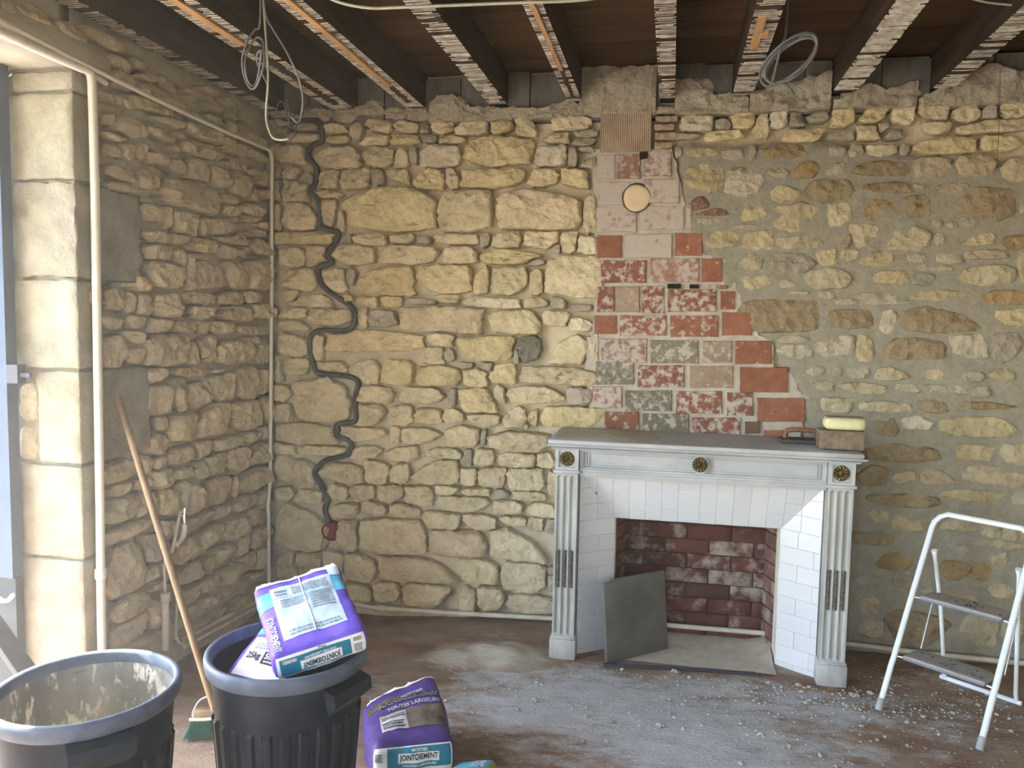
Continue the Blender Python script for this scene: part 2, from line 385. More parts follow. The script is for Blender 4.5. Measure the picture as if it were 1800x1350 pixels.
BR = [
 (1180, 100, 4.21875, """90 180 300 390 m;330 300 420 400 m;420 330 590 400 m;680 280 820 370 m;820 180 1140 370 m;590 280 690 360 m;90 440 340 555 w;300 460 450 540;440 420 650 530 y;610 420 720 590;730 410 870 520 w;870 420 990 510;
1000 410 1165 480;1190 385 1345 510 y;0 570 200 610 y;270 545 510 620 y;840 540 1130 630 y;1130 560 1350 620;30 670 75 740;130 680 340 745 y;380 690 540 760 w;575 660 625 765;685 660 975 775 o;1170 660 1350 740;
115 810 385 1000 y;400 840 665 1030 w;720 815 870 895 w;925 785 1085 895 o;1155 790 1290 890 g;990 915 1335 1075 b;750 960 930 1080 y;145 1040 275 1150 r;190 1130 410 1190 r;190 1180 360 1250 r;460 1110 690 1210 y;
740 1090 1130 1285 y;1155 1070 1330 1250;470 1245 630 1280"""),
 (1480, 100, 4.21875, """20 210 390 355 m;380 320 550 490;550 300 800 480;450 200 570 300 m;760 220 1170 340 m;880 100 1230 215 m;820 365 1025 500;130 365 325 490 y;1040 360 1160 450;1170 330 1400 450;115 510 270 610;560 480 790 570;
260 490 335 560;890 470 1350 570;330 540 445 610 y;530 600 960 720 y;1050 580 1310 690 y;0 650 155 745;180 650 410 740;420 650 500 720;90 775 500 895 b;520 755 800 890;840 730 1120 880;1190 750 1400 920;
165 940 510 1035 b;520 940 620 980;710 940 930 1010 y;880 960 1265 1205 b;450 1035 660 1190 b;180 1070 395 1225 o;1320 1040 1420 1160;0 1230 270 1400;670 1210 740 1265;780 1225 870 1270;870 1190 990 1260"""),
 (1240, 380, 4.8214, """15 135 300 270 y;300 130 575 285 y;630 165 960 270;1160 100 1270 280 b;290 325 490 450;535 325 915 480 g;945 280 1110 410 y;1110 270 1290 380;325 505 580 615;580 540 770 605;840 450 1200 620;960 635 1105 700 y;
720 635 880 665;1120 690 1350 750;310 700 1000 985 b;1030 800 1393 945 b;640 1010 880 1080;620 1080 925 1200 w;910 1000 1245 1175 w"""),
 (1500, 400, 4.5, """30 850 145 1060 y;240 0 590 175;640 50 710 135 y;860 40 1100 135 y;1190 65 1400 165 o;55 195 300 300 y;430 210 580 270;670 210 860 290 y;870 180 1200 250;180 345 450 445 y;450 350 630 450 g;500 290 770 345;
870 300 1310 450;1290 200 1400 430;0 520 410 610 w;430 500 900 575 y;1030 500 1400 610 o;215 660 330 830 w;400 635 1000 830 b;1130 650 1400 790 y;215 880 725 1055 b;755 850 1080 1035 w;1080 830 1310 1060 g;
185 1110 425 1210;580 1110 770 1210;850 1140 1030 1215;1090 1120 1270 1220"""),
 (1380, 640, 4.2857, """175 20 295 95;330 15 430 90;460 20 620 110;210 130 360 205;415 140 780 225;810 150 1340 225 w;1400 170 1540 245;130 225 190 265 r;270 245 530 365;560 280 940 365;1000 270 1310 370 b;1320 285 1710 345 o;
655 410 850 540 b;890 390 1100 500 w;1180 395 1700 550 y;610 600 1130 740 b;1250 610 1550 725 y;1630 595 1850 755;550 770 780 910 b;790 790 970 900;1010 785 1260 910;1350 770 1770 930;650 970 1130 1080 b;
1190 940 1630 1040 y;1700 960 1850 1060;630 1090 780 1190"""),
 (1490, 840, 3.75, """280 230 520 350 y;600 270 850 350;870 300 1010 400;1020 320 1160 430;830 400 1160 470;195 490 410 615 o;620 520 800 670 o;810 550 950 670 o;60 650 220 715 b;40 350 280 440 b;700 440 800 510;940 480 1040 600;
930 700 1100 800;250 880 640 1110 b;760 890 1000 1100;1000 950 1160 1080;60 780 200 900;480 720 560 760;80 930 230 1060;650 760 850 860;300 640 420 720""")]
LW = [
 (130, 120, 4.8229, """520 10 770 140;880 120 1070 290;340 20 500 200;500 110 660 240;640 170 840 310;830 250 940 350;1080 265 1150 330;780 100 860 170;1170 320 1270 390;1280 380 1370 440;1420 420 1520 480;1130 390 1270 500;
1000 380 1115 460;1240 240 1380 330;200 200 400 310;390 210 505 360;505 235 830 430;690 380 940 525;940 440 1240 640;1260 580 1370 720;1370 640 1460 750;1460 690 1650 800;1380 480 1460 600;1470 560 1650 690;
240 380 330 480;340 400 570 590;610 505 835 620;880 545 940 595;250 540 420 640;260 640 400 765;390 620 520 780;520 630 610 770;855 665 890 715;920 620 1025 730;1030 660 1270 800;600 670 790 830;780 750 960 900;
950 780 1150 970;1270 760 1400 865;1400 800 1450 865;1470 830 1610 930;1155 840 1345 1015;1345 920 1520 1100;1560 1010 1650 1110;290 830 530 970;290 970 530 1070;535 860 730 1075;730 930 1250 1255;
1250 1060 1370 1160;1255 1160 1420 1270;560 1100 660 1140;570 1160 770 1310;770 1190 830 1360;830 1200 1045 1420;1050 1270 1140 1420;1140 1280 1320 1440;1400 1140 1590 1280;1350 1260 1400 1310;1400 1250 1560 1340;
1280 450 1380 560;1590 860 1660 1000;1480 1010 1560 1130;1000 1000 1001 1001"""),
 (130, 370, 4.8229, """610 165 810 280;830 200 980 300;1215 180 1500 300;1450 165 1510 230;1530 165 1600 225;1500 240 1660 380;980 240 1225 380 y;1220 290 1380 420;1440 310 1500 370;1380 330 1450 400;600 280 820 420;820 310 950 480;
990 360 1120 425;650 430 920 660;930 340 985 680;990 420 1265 670;1275 430 1460 660;1460 420 1660 680;520 560 660 680 y;380 610 480 650;1550 80 1660 170;1430 30 1570 130;100 680 230 830 y;240 665 430 830 y;
430 700 530 850;530 710 670 890;680 720 960 910;860 710 950 790;980 695 1190 795;1230 690 1430 800;1440 690 1560 785;1010 820 1225 920;1235 810 1500 940;1505 790 1650 910;240 895 420 1000;410 900 640 1010;
600 920 825 1030;840 945 1020 1030;1030 945 1140 1040;1150 940 1360 1040;1370 985 1635 1060;400 1010 575 1135;250 1050 430 1310;430 1140 610 1290;595 1040 970 1320;970 1110 1055 1300;1055 1060 1190 1300;
1190 1070 1520 1290;1500 1070 1580 1135;1550 1090 1660 1300"""),
 (130, 640, 4.8229, """630 30 770 155;855 20 1135 110 y;1180 40 1260 90;640 160 820 430;830 110 940 400;945 160 1170 380;1170 60 1350 310;1360 40 1560 290;1560 60 1660 250;1580 280 1660 480;790 390 1040 660 y;1040 320 1330 610;
1310 310 1585 585;700 450 800 570;650 570 780 770;1560 520 1660 640;1410 545 1600 670;1180 590 1410 740;1030 640 1175 800;790 690 1030 855;560 780 660 920;670 780 780 890;1120 740 1300 940;1290 700 1490 920;
1490 670 1640 850;1000 820 1120 970;810 860 1000 990;660 890 820 1060;270 800 540 1000 y;310 1000 470 1130 y;460 960 660 1080;1380 870 1640 1110;1060 940 1340 1230;1330 950 1400 1130;870 980 1070 1290;
720 1050 870 1310 y;280 1100 530 1350;490 1090 620 1300;600 1080 720 1300;1360 1080 1560 1240;1550 1060 1650 1240;1190 1170 1310 1310;930 1230 1190 1370"""),
 (130, 860, 4.8229, """1270 210 1460 440;1455 150 1580 310;1480 310 1640 510;1050 290 1260 490;1380 370 1480 570;1170 460 1360 640;1070 540 1190 710 y;1250 620 1410 830;1400 510 1520 720;1530 480 1640 700;880 390 1050 620 y;
890 610 1060 800;1050 730 1230 900;870 810 1050 1000;1050 880 1250 1010;1230 780 1440 900;1430 690 1600 780;600 350 760 620;700 230 870 420;280 240 640 450;280 420 600 960;600 620 760 780;560 780 770 900;
330 800 660 1150;640 940 760 1180;330 1030 640 1330;580 1180 770 1320;890 960 1040 1100;940 1080 1280 1180;1500 800 1650 900;1300 920 1500 1010""")]

CONDUIT_PX = [(470, 4.5, 170, "15 165;280 172;360 178;415 215;432 290;428 355;350 392;318 470;385 560;380 680;340 755;402 825;418 1000;440 1040;558 1070;545 1140;500 1200;478 1260;512 1312"),
              (470, 4.5, 460, "410 45;412 130;445 200;560 285;680 375;685 490;610 542;420 542;345 590;345 700;372 830;410 885;620 905;715 950;692 1080;702 1200;690 1262;560 1285;548 1335"),
              (470, 3.75, 750, "465 60;548 105;530 185;400 215;335 262;315 305;350 380;395 480;378 540;402 630")]
cond = []
for ox, s, oy, t in CONDUIT_PX:
    for q in t.split(';'):
        a, b = map(float, q.split()); cond.append(P(ox + a / s, oy + b / s, 1, -.004))
cond = spline(cond, 4)
cond2 = np.array([(p[0], p[2]) for p in cond])


class Field:
    """outlines of neighbouring stones: each stone stops half way to its neighbours"""

    def __init__(s, stones, expo, grow, gap, obst=None, orad=0):
        s.st = stones; s.ex = expo; s.grow = grow; s.gap = gap; s.ob = obst; s.orad = orad
        s.C = np.array([(q[0], q[1]) for q in stones]); s.A = np.array([(max(q[2], .006), max(q[3], .006)) for q in stones])
        s.n = np.array(expo)

    def norm(s, idx, pts):
        d = np.abs(pts[None] - s.C[idx][:, None]) / s.A[idx][:, None]
        n = s.n[idx][:, None]
        return (d[..., 0] ** n + d[..., 1] ** n) ** (1 / n)

    def outline(s, i, K):
        c, a = s.C[i], s.A[i]
        near = np.where((np.abs(s.C[:, 0] - c[0]) < a[0] * 1.3 + s.A[:, 0] * 1.3) & (np.abs(s.C[:, 1] - c[1]) < a[1] * 1.3 + s.A[:, 1] * 1.3))[0]
        near = near[near != i]
        ang = np.linspace(0, 2 * math.pi, K, endpoint=False)
        # directions spread evenly along the box outline
        D = np.stack([np.cos(ang) * a[0], np.sin(ang) * a[1]], 1)
        rn = (np.abs(np.cos(ang)) ** s.n[i] + np.abs(np.sin(ang)) ** s.n[i]) ** (-1 / s.n[i])
        ts = np.linspace(.25, s.grow, 26)
        R = np.zeros(K)
        for k in range(K):
            pts = c + D[k] * rn[k] * ts[:, None]
            ok = np.ones(len(ts), bool)
            if len(near):
                dn = s.norm(near, pts)
                # distance left over, in metres, to each neighbour's edge compared with our own
                own = (ts - 1) * min(a) * 1.0
                oth = (dn - 1) * s.A[near].min(1)[:, None]
                ok &= (own[None] + s.gap < oth).all(0) | (ts < .45)
            if s.ob is not None:
                dd = np.sqrt(((pts[:, None] - s.ob[None]) ** 2).sum(-1)).min(1)
                ok &= dd > s.orad
            bad = np.where(~ok)[0]
            R[k] = ts[bad[0] - 1] if len(bad) and bad[0] > 0 else (ts[0] if len(bad) else ts[-1])
        Rs = (R + .5 * np.roll(R, 1) + .5 * np.roll(R, -1)) / 2
        R = np.minimum(R, Rs * 1.02)
        ph = rng.uniform(0, 6.28, 3)
        R = R * (1 + .02 * np.sin(3 * ang + ph[0]) + .025 * np.sin(7 * ang + ph[1]))
        O = c[None] + D * (rn * R)[:, None]
        # break the outline into straight chipped edges
        m = int(rng.integers(9, 14)); ks = np.sort(rng.choice(K, m, replace=False)); O2 = O.copy()
        for i0, i1 in zip(ks, np.append(ks[1:], ks[0] + K)):
            for k in range(i0, i1):
                t = (k - i0) / (i1 - i0); O2[k % K] = O[i0 % K] * (1 - t) + O[i1 % K] * t
        O = O * .3 + O2 * .7
        for k in range(K):
            q = O[k] - c; L = np.linalg.norm(q) + 1e-6
            O[k] = c + q * (1 + min(.006 / L, .09) * mnoise.noise(Vector((O[k][0] * 55, O[k][1] * 55, 3.3 + i))) * 1.6)
        return O


def stone_mesh(out, H, sink, to3, rough=1.0, soft=1.0):
    """one craggy stone from its outline on the wall; to3(u, v, h) puts it in the room, h is height over the wall face"""
    K = len(out); c = out.mean(0)
    size = float(np.sqrt(max(np.ptp(out[:, 0]) * np.ptp(out[:, 1]), 1e-5)))
    rings = [(1.0, -sink), (1.0, .10), (.975, .55), (.93, .80), (.82, .95), (.66, 1.0), (.48, 1.0), (.28, 1.0)]
    sd = rng.uniform(0, 100, 3)
    facets = [(rng.uniform(-1, 1), rng.uniform(-1, 1), rng.uniform(.7, 1.35)) for _ in range(5)]
    ex, ez = np.ptp(out[:, 0]) / 2 + 1e-6, np.ptp(out[:, 1]) / 2 + 1e-6
    V = []
    for r, h in rings:
        for k in range(K):
            q = c + (out[k] - c) * r
            if h < 0: V.append(to3(q[0], q[1], h)); continue
            u, v = (q - c) / (ex, ez)
            fl = min(f[2] + .5 * (f[0] * u + f[1] * v) for f in facets)
            nn = mnoise.noise(Vector((q[0] * 14 + sd[0], q[1] * 14 + sd[1], sd[2]))) * .45 + mnoise.noise(Vector((q[0] * 38 + sd[0], q[1] * 38 + sd[1], sd[2]))) * .32
            hh = H * h ** soft * (fl + rough * nn * (.3 + .7 * h))
            V.append(to3(q[0], q[1], hh))
    Fc = []
    nr = len(rings)
    for i in range(nr - 1):
        for k in range(K):
            a, b = i * K + k, i * K + (k + 1) % K
            Fc.append((a, b, b + K, a + K))
    V.append(to3(c[0], c[1], H * min(f[2] for f in facets)))
    for k in range(K): Fc.append(((nr - 1) * K + k, (nr - 1) * K + (k + 1) % K, len(V) - 1))
    return V, Fc


def lay_stones(parent, stones, field, to3, Hfn, sink, K, mats, soft=1.0, tone=(1, 1, 1), flip=False, limit=300, tonefn=None):
    order = sorted(range(len(stones)), key=lambda i: -stones[i][2] * stones[i][3])
    rest = MB()
    for rank, i in enumerate(order):
        st = stones[i]
        if st[2] < .004: continue
        o2 = field.outline(i, K)
        V, Fc = stone_mesh(o2, Hfn(st), sink, to3, soft=soft)
        if flip: Fc = [f[::-1] for f in Fc]
        code = st[4]
        j = rng.uniform(.92, 1.1); jj = rng.uniform(-.02, .02, 3)
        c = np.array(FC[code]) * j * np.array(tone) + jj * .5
        if tonefn is not None:
            q = tonefn(st[0], st[1]); c = c * (1 - .26 * q); c = c * (1 - .12 * q) + c.mean() * .12 * q
        m = mats[1] if code in 'b' else (mats[2] if code == 'm' else mats[0])
        if rank < limit:
            mb = MB().add(V, Fc)
            org = np.mean(np.array(V), 0)
            o = mb.build('stone', m, parent, origin=org, smooth=.55, color=(*np.clip(c, .02, .95), 1))
        else:
            rest.add(V, Fc)
    if rest.v: rest.build('small_stone_filling', mats[2], parent, smooth=.75, kind='stuff')


def wall_grid(name, us, vs, hfn, to3, m, attrfn=None, skip=None, flip=False):
    V = []; A = []
    for v in vs:
        for u in us:
            V.append(to3(u, v, hfn(u, v))); A.append(attrfn(u, v) if attrfn else 0)
    n = len(us); Fc = []
    for j in range(len(vs) - 1):
        for i in range(n - 1):
            if skip and skip((us[i] + us[i + 1]) / 2, (vs[j] + vs[j + 1]) / 2): continue
            q = (j * n + i, j * n + i + 1, (j + 1) * n + i + 1, (j + 1) * n + i)
            Fc.append(q[::-1] if flip else q)
    o = MB().add(V, Fc).build(name, m, smooth=9)
    if attrfn:
        at = o.data.attributes.new('grey', 'FLOAT', 'POINT'); at.data.foreach_set('value', A)
    return o


# ---- back wall
# edge between the old joints (left) and the fresh grey pointing (right), along the brick cone
EDGE = [P(x, y, 1, 0) for x, y in ((1195, 60), (1190, 235), (1185, 300), (1200, 400), (1250, 480), (1300, 560), (1345, 600), (1380, 650), (1410, 700), (1412, 790), (1412, 1300))]
EZ = [p[2] for p in EDGE][::-1]; EX = [p[0] for p in EDGE][::-1]
ZGREY = P(1400, 240, 1, 0)[2]


def sstep(a, b, x):
    t = min(max((x - a) / (b - a), 0), 1); return t * t * (3 - 2 * t)


def greymask(u, v):
    e = np.interp(v, EZ, EX)
    n = N3((u * 3, v * 3, 1.7)) * .03
    return sstep(-.02, .03, u - e + n) * sstep(.03, -.03, v - (ZGREY - .02 - .12 * sstep(.5, 1.5, u)) + n)


def back_h(u, v):
    g = greymask(u, v)
    n1 = N3((u * 5, v * 5, 3.1)); n2 = N3((u * 17, v * 17, 8.1))
    a = -.048 + .024 * n1 + .012 * n2
    b = .004 + .010 * n1 + .008 * n2
    return a * (1 - g) + b * g


bk3 = lambda u, v, h: (u, -h, v)
us = np.arange(-2.32, 2.72, .022); vs = np.arange(-.14, 2.93, .022)
wall_back = wall_grid('wall_back', us, vs, back_h, bk3, M_BED, greymask)
tag(wall_back, 'rubble limestone back wall, raked joints on the left and fresh grey pointing on the right', kind='structure')
sl_, sr_ = parse(BL, 1, 0), parse(BR, 1, 0)
allb = sl_ + sr_
gset = [greymask(s[0], s[1]) for s in allb]
fb = Field(allb, [rng.uniform(3.5, 8) if g < .5 else rng.uniform(2.4, 3.6) for g in gset], 1.2, .0045, cond2, .018)


def Hback(st):
    g = greymask(st[0], st[1])
    big = min(1, math.sqrt(st[2] * st[3]) / .09)
    if st[4] == 'm': return .012
    return (.012 + .028 * big * rng.uniform(.5, 1.4)) * (1 - g) + (.012 + .014 * big * rng.uniform(.4, 1.2)) * g


lay_stones(wall_back, allb, fb, bk3, Hback, .075, 36, (M_STONE, M_STONED, M_RUBBLE), tonefn=greymask)

# ---- bricks of the old chimney breast: colour letter and how much limewash is left on each
BK = {'w': ((.36, .27, .23), .66), 'v': ((.31, .19, .15), .55), 'r': ((.30, .135, .09), .45), 'R': ((.30, .135, .088), .38), 'q': ((.26, .115, .085), .515),
      'n': ((.33, .255, .19), .46), 'G': ((.21, .195, .145), .49), 'B': ((.17, .11, .075), .38)}
BRK = [(1020, 240, 4.219, "120 130 262 320 w;265 125 450 320 v;465 105 680 300 v;125 330 375 515 w;470 312 740 500 w;110 520 425 715 w;430 510 775 695 w;785 500 825 690 w;118 728 312 905 R;325 720 688 905 w;695 710 910 890 r;145 915 495 1090 q;510 900 888 1085 v;893 900 1055 1085 R"),
       (1020, 480, 4.2857, "120 95 262 300 q;268 95 452 300 n;460 90 638 310 q;650 118 1030 295 q;900 88 1035 112 v;1050 130 1170 280 R;1040 88 1110 125 R;100 315 280 465 R;290 315 655 475 q;670 315 1045 485 r;1060 290 1300 475 R;150 490 510 680 v;520 500 895 685 G;915 505 1145 680 n;1160 505 1450 690 R;110 665 410 845 G;425 690 790 865 q;820 695 1160 870 n;1195 705 1570 905 R;85 850 320 1020 v;330 880 695 1045 G;715 885 1075 1065 q;1100 895 1305 1080 q;1325 935 1700 1125 R;175 1040 450 1180 r;460 1055 825 1200 G;835 1085 1215 1215 q;1235 1115 1360 1215 B;1375 1180 1545 1235 R;45 470 140 700 w")]
# lime backing behind the bricks
_p = [P(x, y, 1, 0) for x, y in ((1040, 262), (1180, 262), (1198, 330), (1212, 400), (1240, 450), (1272, 455), (1298, 515), (1310, 560), (1335, 590), (1358, 600), (1360, 645), (1388, 655), (1416, 705), (1412, 750), (1400, 790), (1045, 790), (1035, 700), (1028, 640), (1045, 560), (1050, 480), (1045, 400))]
pts = []
for i in range(len(_p)):
    a, b = _p[i], _p[(i + 1) % len(_p)]; m = max(1, int(np.linalg.norm(b - a) / .012))
    for k in range(m):
        q = a + (b - a) * k / m; pts.append(q + np.array([N3(q * 45), 0, N3(q * 45 + 9)]) * .011)
mb = MB(); n = len(pts)
cpt = np.mean(pts, 0)
front = [(p[0], -.006, p[2]) for p in pts]; back = [(p[0], .06, p[2]) for p in pts]
mb.add(front + back, [tuple(range(n))[::-1]] + [(i, (i + 1) % n, n + (i + 1) % n, n + i) for i in range(n)])
mb.build('lime_pointing', M_LIME, wall_back, origin=cpt)
for ox, oy, s, txt in BRK:
    for q in txt.split(';'):
        q = q.split(); x0, y0, x1, y1 = [float(k) / s for k in q[:4]]
        ca = [P(ox + x, oy + y, 1, -.01) for x, y in ((x0, y1), (x1, y1), (x1, y0), (x0, y0))]
        # each brick: its own slightly uneven face, chipped edges
        c = np.mean(ca, 0)
        K = 32; out = []
        for k in range(K):
            t = k / K * 4; e = int(t); f = t - e
            p = ca[e] * (1 - f) + ca[(e + 1) % 4] * f
            d = (p - c); p = c + d * (1 - .006 / (np.linalg.norm(d) + .01)) * (1 + .03 * N3((p[0] * 40, p[2] * 40, 5)))
            out.append((p[0], p[2]))
        out = np.array(out)
        big = 1
        V = []
        sd = rng.uniform(0, 50)
        H = .014 + rng.uniform(0, .008)
        for r, h in ((1, -.03), (1, .6), (.975, .95), (.8, 1), (.45, 1)):
            for k in range(K):
                p = out.mean(0) + (out[k] - out.mean(0)) * r
                V.append((p[0], -(H * h + (.004 * N3((p[0] * 25, p[1] * 25, sd)) if h > .5 else 0)) if h > 0 else .03, p[1]))
        Fc = [(i * K + k, i * K + (k + 1) % K, (i + 1) * K + (k + 1) % K, (i + 1) * K + k) for i in range(4) for k in range(K)]
        Fc.append(tuple(4 * K + k for k in range(K)))
        col, wash = BK[q[4]]
        col = np.array(col) * rng.uniform(.88, 1.12)
        MB().add(V, Fc).build('brick', M_BRICK, wall_back, origin=(out.mean(0)[0], -.01, out.mean(0)[1]), smooth=.7, color=(*col, wash + rng.uniform(-.03, .03)))
# near-black blocks painting the shade inside open holes in the brickwork
for x0, y0, x1, y1 in ((1124, 267, 1139, 279), (1173, 499, 1197, 507), (1212, 500, 1228, 507)):
    a, b = P(x0, y1, 1, -.022), P(x1, y0, 1, -.022)
    V = [(a[0], -.022, a[2]), (b[0], -.022, a[2]), (b[0], -.022, b[2]), (a[0], -.022, b[2])]
    MB().box(a[0], b[0], -.024, .0, a[2], b[2]).build('open_joint_shade', M_HOLE, wall_back, origin=(a + b) / 2)
# round plug
c = P(1119, 348, 1, -.02); rp = P(1143, 348, 1, -.02)[0] - c[0]
mb = MB()
prof = [(0, .012), (.5, .013), (.9, .012), (.97, .008), (1.0, -.02)]
V = []; K = 40; Fc = []
for r, h in prof:
    for k in range(K):
        a = 2 * math.pi * k / K; rr = rp * r * (1 + .03 * math.sin(3 * a + 1))
        V.append((c[0] + rr * math.cos(a), -.012 - h, c[2] + rr * math.sin(a)))
Fc = [(i * K + k, (i + 1) * K + k, (i + 1) * K + (k + 1) % K, i * K + (k + 1) % K) for i in range(4) for k in range(K)]
tag(MB().add(V, Fc).build('round_plug', M_PLUG, wall_back, origin=c, smooth=.8), 'round ochre plaster plug closing the old flue hole')
V = [(c[0] + rp * q * math.cos(2 * math.pi * k / K), -.012 if q > 1.1 else -.020, c[2] + rp * q * math.sin(2 * math.pi * k / K)) for q in (1.0, 1.04, 1.12) for k in range(K)]
MB().add(V, [(i * K + k, (i + 1) * K + k, (i + 1) * K + (k + 1) % K, i * K + (k + 1) % K) for i in range(2) for k in range(K)]).build('plug_crack_shade', M_CONDUIT, wall_back, origin=c)  # dark colour stands in for the shade in the crack round the plug
# ribbed terracotta flue block under the joists
a, b = P(1055, 265, 1, -.03), P(1145, 185, 1, -.03)
mb = MB(); nr = 23; V = []; Fc = []
xs = np.linspace(a[0], b[0], nr * 4 + 1); zs = np.linspace(a[2], b[2], 14)
for j, z in enumerate(zs):
    for i, x in enumerate(xs):
        h = .028 + .0024 * math.cos(2 * math.pi * i / 4) + .003 * N3((x * 20, z * 20, 1)); V.append((x, -h, z))
nx = len(xs)
Fc = [(j * nx + i, j * nx + i + 1, (j + 1) * nx + i + 1, (j + 1) * nx + i) for j in range(13) for i in range(nx - 1)]
mb.add(V, Fc).box(a[0] - .003, b[0] + .003, -.023, .06, a[2] - .004, b[2] + .004)
tag(mb.build('ribbed_block', M_TERRA, wall_back, origin=(a + b) / 2), 'ribbed terracotta flue block')

# ---- ceiling: boards over joists
ceiling = MB().box(XL - .3, XR + .2, YB - .2, .1, ZC + .02, ZC + .1).build('ceiling', M_WOODDARK)
tag(ceiling, 'bare wooden ceiling of dark boards over exposed joists', kind='structure')
y = .05; k = 0
while y > YB:
    wd = rng.uniform(.17, .21)
    mb = MB().box(XL - .2, XR, y - wd + .004, y, ZC + rng.uniform(0, .006), ZC + .025)
    t = rng.uniform(.75, 1.2)
    mb.build('ceiling_board', M_PLANK, ceiling, origin=(0, y - wd / 2, ZC), color=(t, t * rng.uniform(.95, 1.03), t, 1)); y -= wd
JO = [(-2.157, .075, 0, 0), (-1.757, .125, 1, 0), (-1.36, .09, 1, 0), (-.915, .085, 0, 0), (-.517, .063, 1, 0), (-.06, .068, 0, 0), (.297, .088, 2, 0), (.762, .10, 0, 1), (1.19, .085, 0, 0), (1.70, .08, 0, 0), (2.14, .08, 0, 0)]
for ji, (x, wd, lath, messy) in enumerate(JO):
    j = MB().box(x - wd / 2, x + wd / 2, YB, .06, ZJ, ZC).build('joist', M_WOODDARK, ceiling, origin=(x, -1, ZJ))
    rd = MB(); y = -.03
    miss = 0
    while y > (-2.0):
        y -= rng.uniform(.012, .019)
        if rng.random() < .06: y -= rng.uniform(.02, .05)
        f0, f1 = 0, 1
        if rng.random() < .25: f0 = rng.uniform(0, .3)
        if rng.random() < .25: f1 = rng.uniform(.65, 1)
        hgt = rng.uniform(.002, .005) * (2.0 if messy else 1)
        segs = [(f0, f1)]
        if lath == 1 and y < -.12: segs = [(0, rng.uniform(.2, .34)), (rng.uniform(.66, .8), 1)]
        for s0, s1 in segs:
            xa, xb = x - wd / 2 - .004 + wd * s0, x - wd / 2 + .004 + wd * s1
            th = rng.uniform(.0012, .0030) * (1.7 if messy else 1); dy = rng.uniform(-.0015, .0015)
            n = 4; V = []
            for q in range(n + 1):
                xx = xa + (xb - xa) * q / n; wob = N3((xx * 30, y * 60, ji)) * .0016
                hh = hgt * (.6 + .8 * abs(N3((xx * 40, y * 40, 2))))
                yy = y + dy * q / n + wob
                V += [(xx, yy - th, ZJ + .001), (xx, yy, ZJ - hh), (xx, yy + th, ZJ + .001)]
            Fc = []
            for q in range(n):
                b = q * 3; Fc += [(b, b + 1, b + 4, b + 3), (b + 1, b + 2, b + 5, b + 4)]
            rd.add(V, Fc)
        if messy and rng.random() < .8:
            for _ in range(2):
                bx_, by = x + rng.uniform(-.4, .4) * wd, y + rng.uniform(-.01, .01); s = rng.uniform(.008, .02)
                V = [(bx_ + s * math.cos(a) * rng.uniform(.7, 1.2), by + s * math.sin(a) * rng.uniform(.7, 1.2), ZJ) for a in np.linspace(0, 6.28, 7)[:6]] + [(bx_, by, ZJ - s * .5)]
                rd.add(V, [(k, 6, (k + 1) % 6) for k in range(6)])
    rd.build('plaster_ridges', M_RIDGE, j, kind='stuff')
    if lath == 1:
        y1 = {1: -1.05, 2: -.42, 4: -.55}[ji]
        wl = wd * .28; mb = MB(); yy = y1
        while yy > -2.2:
            L = rng.uniform(.3, .6); o_ = rng.uniform(-.006, .006)
            mb.box(x - wl / 2 + o_, x + wl / 2 + o_, yy - L, yy, ZJ - .009, ZJ + .002); yy -= L + .004
        mb.build('lath', M_LATH, j)
    if lath == 2:
        MB().box(x - .03, x + .0, -1.05, -.72, ZJ - .01, ZJ + .002).box(x - .012, x + .024, -.9, -.86, ZJ - .014, ZJ).build('lath', M_LATH, j)
# plastered infill between the joist ends
for i in range(len(JO) - 1):
    xa, xb = JO[i][0] + JO[i][1] / 2 + .004, JO[i + 1][0] - JO[i + 1][1] / 2 - .004
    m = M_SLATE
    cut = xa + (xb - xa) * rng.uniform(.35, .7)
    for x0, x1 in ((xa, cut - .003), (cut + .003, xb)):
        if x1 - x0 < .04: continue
        MB().box(x0, x1, -.001 - rng.uniform(0, .004), .08, ZJ - .09, ZC - rng.uniform(0, .03)).build('infill_panel', m, wall_back, origin=((x0 + x1) / 2, 0, ZJ))

